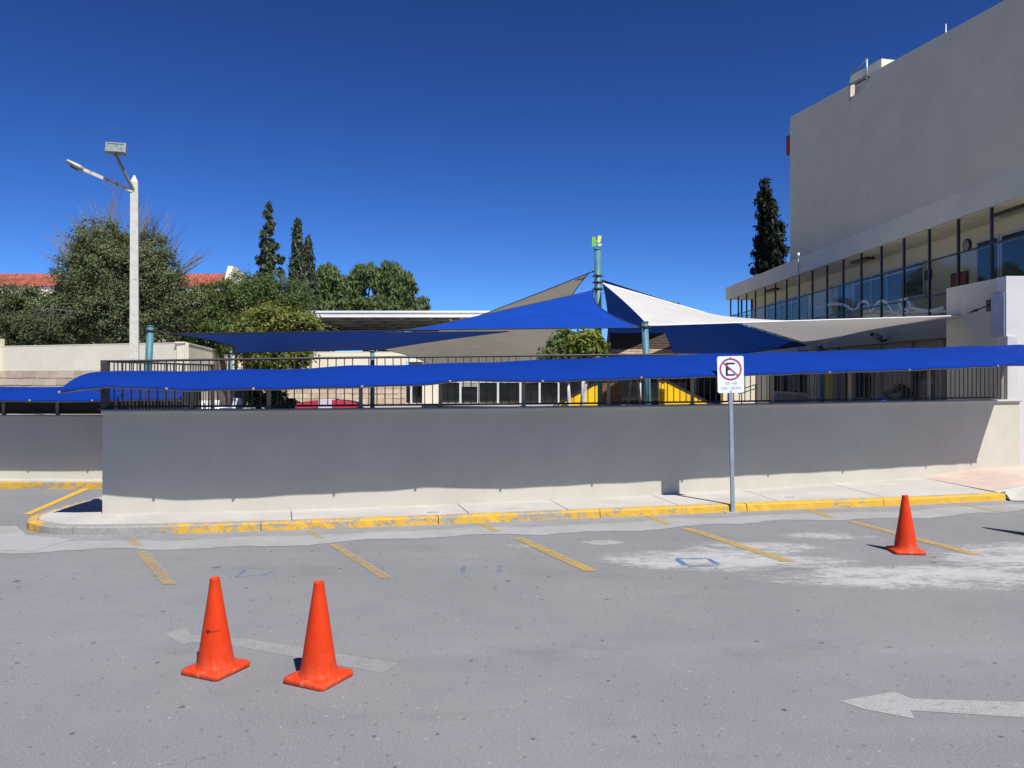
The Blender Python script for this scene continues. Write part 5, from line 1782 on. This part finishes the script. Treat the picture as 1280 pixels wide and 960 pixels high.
# glazed gallery railing: posts every 1.5 m, rails, panes in each bay
gl = tag(empty("glass_railing", (XB, 30, DK)), "black metal and glass windbreak along the open gallery of the right building", "railing")
post_y = [43.9 - k * 1.4933 for k in range(18)]
ZM1, ZM2 = 5.50, 4.49
for y in post_y:
    bm = BM(); box(bm, XB - .032, XB + .032, y - .032, y + .032, DK - .2, SF - .013); adopt(build("post", bm, M['black_metal']), gl)
for a, b in zip(post_y[:-1], post_y[1:]):
    for z in (ZM1, ZM2, DK + .06):
        bm = BM(); box(bm, XB - .022, XB + .022, b + .033, a - .033, z - .02, z + .02); adopt(build("rail", bm, M['black_metal']), gl)
    for z0_, z1_ in ((DK + .083, ZM2 - .023), (ZM2 + .023, ZM1 - .023)):
        bm = BM()
        t = random.uniform(-.004, .004)
        box(bm, XB - .004, XB + .004, b + .043, a - .043, z0_, z1_)
        for v in bm.verts: v.co.x += (v.co.y - b) * t
        adopt(build("pane", bm, M['glass']), gl)
# far end of the gallery
for x in (XB + .6, XB + 1.15):
    bm = BM(); box(bm, x - .04, x + .04, 43.86, 43.94, DK, SF - .013); adopt(build("post", bm, M['black_metal']), gl)
bm = BM(); box(bm, XB + .05, XW - .05, 43.88, 43.92, ZM1 - .02, ZM1 + .02); adopt(build("rail", bm, M['black_metal']), gl)
# ceiling lights
for px, lab in ((1268, "long ceiling light under the gallery roof nearest the camera"), (1078, "ceiling light under the gallery roof in the middle of the row"), (965, "ceiling light under the gallery roof farthest away")):
    y = yX(px, 12.62)
    lr_ = tag(empty("ceiling_light", (12.62, y, SF - .013)), lab, "ceiling light", "ceiling lights of the gallery")
    bm = BM(); box(bm, -.16, .16, -.62, .62, -.09, -.001, bev=.01); build("housing", bm, M['wood_dark'], lr_)
    bm = BM(); box(bm, -.12, .12, -.58, .58, -.10, -.091); build("diffuser", bm, M['grey_wall'], lr_)
# clock and boards
def disc_on_wall(name, lab, cat, px, z, r, rim, face):
    y = yX(px, XW)
    root = tag(empty(name, (XW, y, z)), lab, cat)
    bm = BM(); lathe(bm, [(0, .06), (r * .86, .06), (r, .055), (r, .0), (0, 0)], 26)
    bmesh.ops.rotate(bm, verts=bm.verts, cent=(0, 0, 0), matrix=Matrix.Rotation(R(-90), 3, 'Y'))
    build("rim", bm, rim, root)
    bm = BM(); lathe(bm, [(0, .067), (r * .78, .066), (r * .8, .06)], 26)
    bmesh.ops.rotate(bm, verts=bm.verts, cent=(0, 0, 0), matrix=Matrix.Rotation(R(-90), 3, 'Y'))
    build("face", bm, face, root)
    return root
cl = disc_on_wall("wall_fan", "round dark wall fan on the gallery wall right of the red board", "fan", 1210, 5.98, .19, M['sign_black'], M['grey_metal'])
disc_on_wall("wall_plaque", "round tan plaque on the gallery wall left of the door", "plaque", 1039, 5.72, .22, M['yellow_dull'], M['cream2'])
def board(name, lab, cat, pa, pb, z0_, z1_, mat):
    root = tag(empty(name, (XW, yX(pb, XW), z0_)), lab, cat)
    bm = BM(); box(bm, XW - .06, XW - .004, yX(pb, XW), yX(pa, XW), z0_, z1_); adopt(build("panel", bm, mat), root)
    bm = BM(); y0, y1 = yX(pb, XW), yX(pa, XW)
    for a in ((y0 - .04, y1 + .04, z1_ + .001, z1_ + .05), (y0 - .04, y0 - .001, z0_, z1_), (y1 + .001, y1 + .04, z0_, z1_)):
        box(bm, XW - .07, XW - .004, *a)
    adopt(build("frame", bm, M['wood_dark']), root)
board("notice_board", "red notice board on the gallery wall behind the glass", "notice board", 1192, 1210, 4.45, 5.2, M['red_dark'])
board("wall_sign", "small dark square sign on the gallery wall", "sign", 1159, 1164.5, 5.25, 5.5, M['sign_black'])

# roof ladder hatch, antenna, red box on the block's edge
hat = tag(empty("roof_hatch", (*bl(s0_ + .4, 1.5), TOPZ - .5)), "white rooftop cabinet with a ladder rail showing in the parapet notch", "roof hatch")
ha, hb = s_at(1066) - .66, s_at(1103) - .66
bm = BM(); prism(bm, [bl(ha, .5), bl(hb, .5), bl(hb, 1.8), bl(ha, 1.8)], TOPZ - .55, TOPZ + .12); adopt(build("cabinet", bm, M['white_wall']), hat)
bm = BM(); prism(bm, [bl(ha - .08, .42), bl(hb + .08, .42), bl(hb + .08, 1.9), bl(ha - .08, 1.9)], TOPZ + .22, TOPZ + .60); adopt(build("lid", bm, M['cream']), hat)
bm = BM(); prism(bm, [bl(ha + .05, .56), bl(hb - .05, .56), bl(hb - .05, 1.7), bl(ha + .05, 1.7)], TOPZ + .121, TOPZ + .219); adopt(build("lid_shadow", bm, M['sign_black']), hat)  # black slab that paints the shadow band beneath the lid
lad = tag(empty("roof_ladder", (*bl(s0_, .1), TOPZ - .5)), "grey hooped ladder rail over the parapet notch of the upper block", "ladder")
bm = BM()
def V3(s, w, z): p = bl(s, w); return (p[0], p[1], z)
tube(bm, [V3(s0_ + .02, -.06, TOPZ - .75), V3(s0_ + .02, -.06, TOPZ + .15), V3(s0_ + .2, -.06, TOPZ + .35)], .035, 6)
tube(bm, [V3(s1_ - .1, -.06, TOPZ - .3), V3(s1_ - .1, -.06, TOPZ + .64)], .045, 6)
adopt(build("rail", bm, M['galv']), lad)
bm = BM(); tube(bm, [V3(s0_ + .2, -.06, TOPZ + .35), V3(s1_ - .1, -.06, TOPZ + .62)], .035, 6); adopt(build("hoop", bm, M['grey_metal']), lad)
bm = BM(); tube(bm, [V3(s0_ + .02, -.06, TOPZ - .05), V3(s1_ - .1, -.06, TOPZ - .05)], .05, 6); adopt(build("rung", bm, M['grey_metal']), lad)
s_an = s_at(1171)
ant = tag(empty("antenna", (*bl(s_an, 0.4), TOPZ - .55)), "thin rooftop antenna with a short cross bar on the upper block", "antenna")
az = CAM_H + (470 - 30) / 1000 * bl(s_an, 0.4)[1]
bm = BM(); tube(bm, [V3(s_an, 0.4, TOPZ - .55), V3(s_an, 0.4, az)], [.03, .018], 6); adopt(build("mast", bm, M['alu']), ant)
bm = BM(); tube(bm, [V3(s_an - .18, 0.4, az - .38), V3(s_an + .18, 0.4, az - .38)], .028, 6); adopt(build("cross_bar", bm, M['alu']), ant)
rb = tag(empty("wall_box", (*bl(-.4, .1), 13.3)), "dark red box fixed to the far edge of the upper block", "sign box")
zt = lambda py: CAM_H + (470 - py) / 1000 * 38.9
bm = BM(); prism(bm, [bl(-.32, -.0), bl(-.002, -.0), bl(-.002, .5), bl(-.32, .5)], zt(194), zt(172)); adopt(build("box_body", bm, M['red_dark']), rb)
bm = BM(); prism(bm, [bl(-.34, -.02), bl(-.003, -.02), bl(-.003, .52), bl(-.34, .52)], zt(172) + .001, zt(170.5)); adopt(build("box_rim", bm, M['sign_black']), rb)

# white pier and side wall at the end of the retaining wall
XP, YP = 10.82, 17.52
pz_ = CAM_H + .2025 * XP
pr = tag(empty("pier_wall", (XP, YP, 0)), "white corner wall at the right edge of the picture, bright in front and shaded on its side", "wall")
bm = BM(); box(bm, XP, 17, YP, YP + .35, -.02, pz_, bev=.01); adopt(build("front_wall", bm, M['white_wall']), pr)
bm = BM(); box(bm, XP + .002, XP + .3, YP + .352, 19.93, -.02, pz_ - .01); adopt(build("side_wall", bm, M['fascia']), pr)  # darker stucco than the front, so its shade is partly in the colour
bm = BM(); box(bm, XP - .03, XP + .20, YP - .10, YP - .002, -.02, 3.07, bev=.008); adopt(build("pilaster", bm, M['white_wall']), pr)
bm = BM(); box(bm, XP - .03, XP - .002, YP + .03, YP + .52, 3.08, 4.05, bev=.008); adopt(build("metal_box", bm, plain("pale_blue_metal", (.34, .37, .45), .5)), pr)
bm = BM()
box(bm, XP - .05, XP - .002, YP + .52, YP + .66, wall_hook.z - .13, wall_hook.z + .13)
tube(bm, [wall_hook + Vector((-.04, -.0, 0)), wall_hook + Vector((.03, 0, 0))], .03, 8)
adopt(build("hook_plate", bm, M['black_metal']), pr)
# thin mast before the gallery roof
tm_ = at(998, 321, 33)
tmr = tag(empty("thin_mast", (tm_.x, 33, FZ)), "thin grey mast rising in front of the gallery roof edge on the right", "mast")
bm = BM(); tube(bm, [(tm_.x, 33, FZ), (tm_.x, 33, tm_.z)], [.035, .022], 8); adopt(build("shaft", bm, M['grey_metal']), tmr)
bm = BM(); tube(bm, [(tm_.x, 33, tm_.z), (tm_.x, 33, tm_.z + .16)], .05, 8); adopt(build("tip", bm, M['white_paint']), tmr)
# sail reflections on the lower gallery panes, painted as a wavy white ribbon
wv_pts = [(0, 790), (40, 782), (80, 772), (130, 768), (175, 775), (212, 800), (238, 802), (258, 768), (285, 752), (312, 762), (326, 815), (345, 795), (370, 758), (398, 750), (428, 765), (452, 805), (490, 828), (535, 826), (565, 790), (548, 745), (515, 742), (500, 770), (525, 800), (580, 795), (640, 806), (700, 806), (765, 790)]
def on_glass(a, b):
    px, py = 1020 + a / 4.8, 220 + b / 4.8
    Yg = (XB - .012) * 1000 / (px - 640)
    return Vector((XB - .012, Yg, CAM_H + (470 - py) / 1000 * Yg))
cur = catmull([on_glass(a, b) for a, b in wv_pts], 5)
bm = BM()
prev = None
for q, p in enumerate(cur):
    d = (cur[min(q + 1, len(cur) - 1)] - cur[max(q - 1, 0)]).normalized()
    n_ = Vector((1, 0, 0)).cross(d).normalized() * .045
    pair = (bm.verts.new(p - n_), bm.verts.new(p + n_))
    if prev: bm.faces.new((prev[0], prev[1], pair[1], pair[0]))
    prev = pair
t = NT("reflection_line")
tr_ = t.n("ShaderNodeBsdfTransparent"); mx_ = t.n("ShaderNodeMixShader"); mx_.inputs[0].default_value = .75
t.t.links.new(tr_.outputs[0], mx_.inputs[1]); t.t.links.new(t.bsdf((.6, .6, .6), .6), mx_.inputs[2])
tag(build("wave_reflection", bm, t.done(mx_.outputs[0])), "wavy reflection painted as a white line along the glass of the gallery windbreak", "reflection")
# camera on the wall
y = yX(1110, XB)
sc_ = tag(empty("security_camera", (XB - .04, y, at(0, 423, y).z)), "pale security camera on a black bracket below the gallery", "camera")
c = Vector((XB - .35, y - .1, at(0, 422, y).z))
bm = BM(); tube(bm, [(XB - .05, y, c.z - .08), (XB - .2, y, c.z - .12), c], .035, 8); adopt(build("bracket", bm, M['sign_black']), sc_)
bm = BM(); tube(bm, [c + Vector((-.30, -.22, .08)), c + Vector((.12, .12, -.02))], .085, 12); adopt(build("housing", bm, M['grey_wall']), sc_)
bm = BM(); tube(bm, [c + Vector((-.30, -.22, .08)), c + Vector((-.32, -.235, .085))], .06, 12); adopt(build("lens", bm, M['sign_black']), sc_)
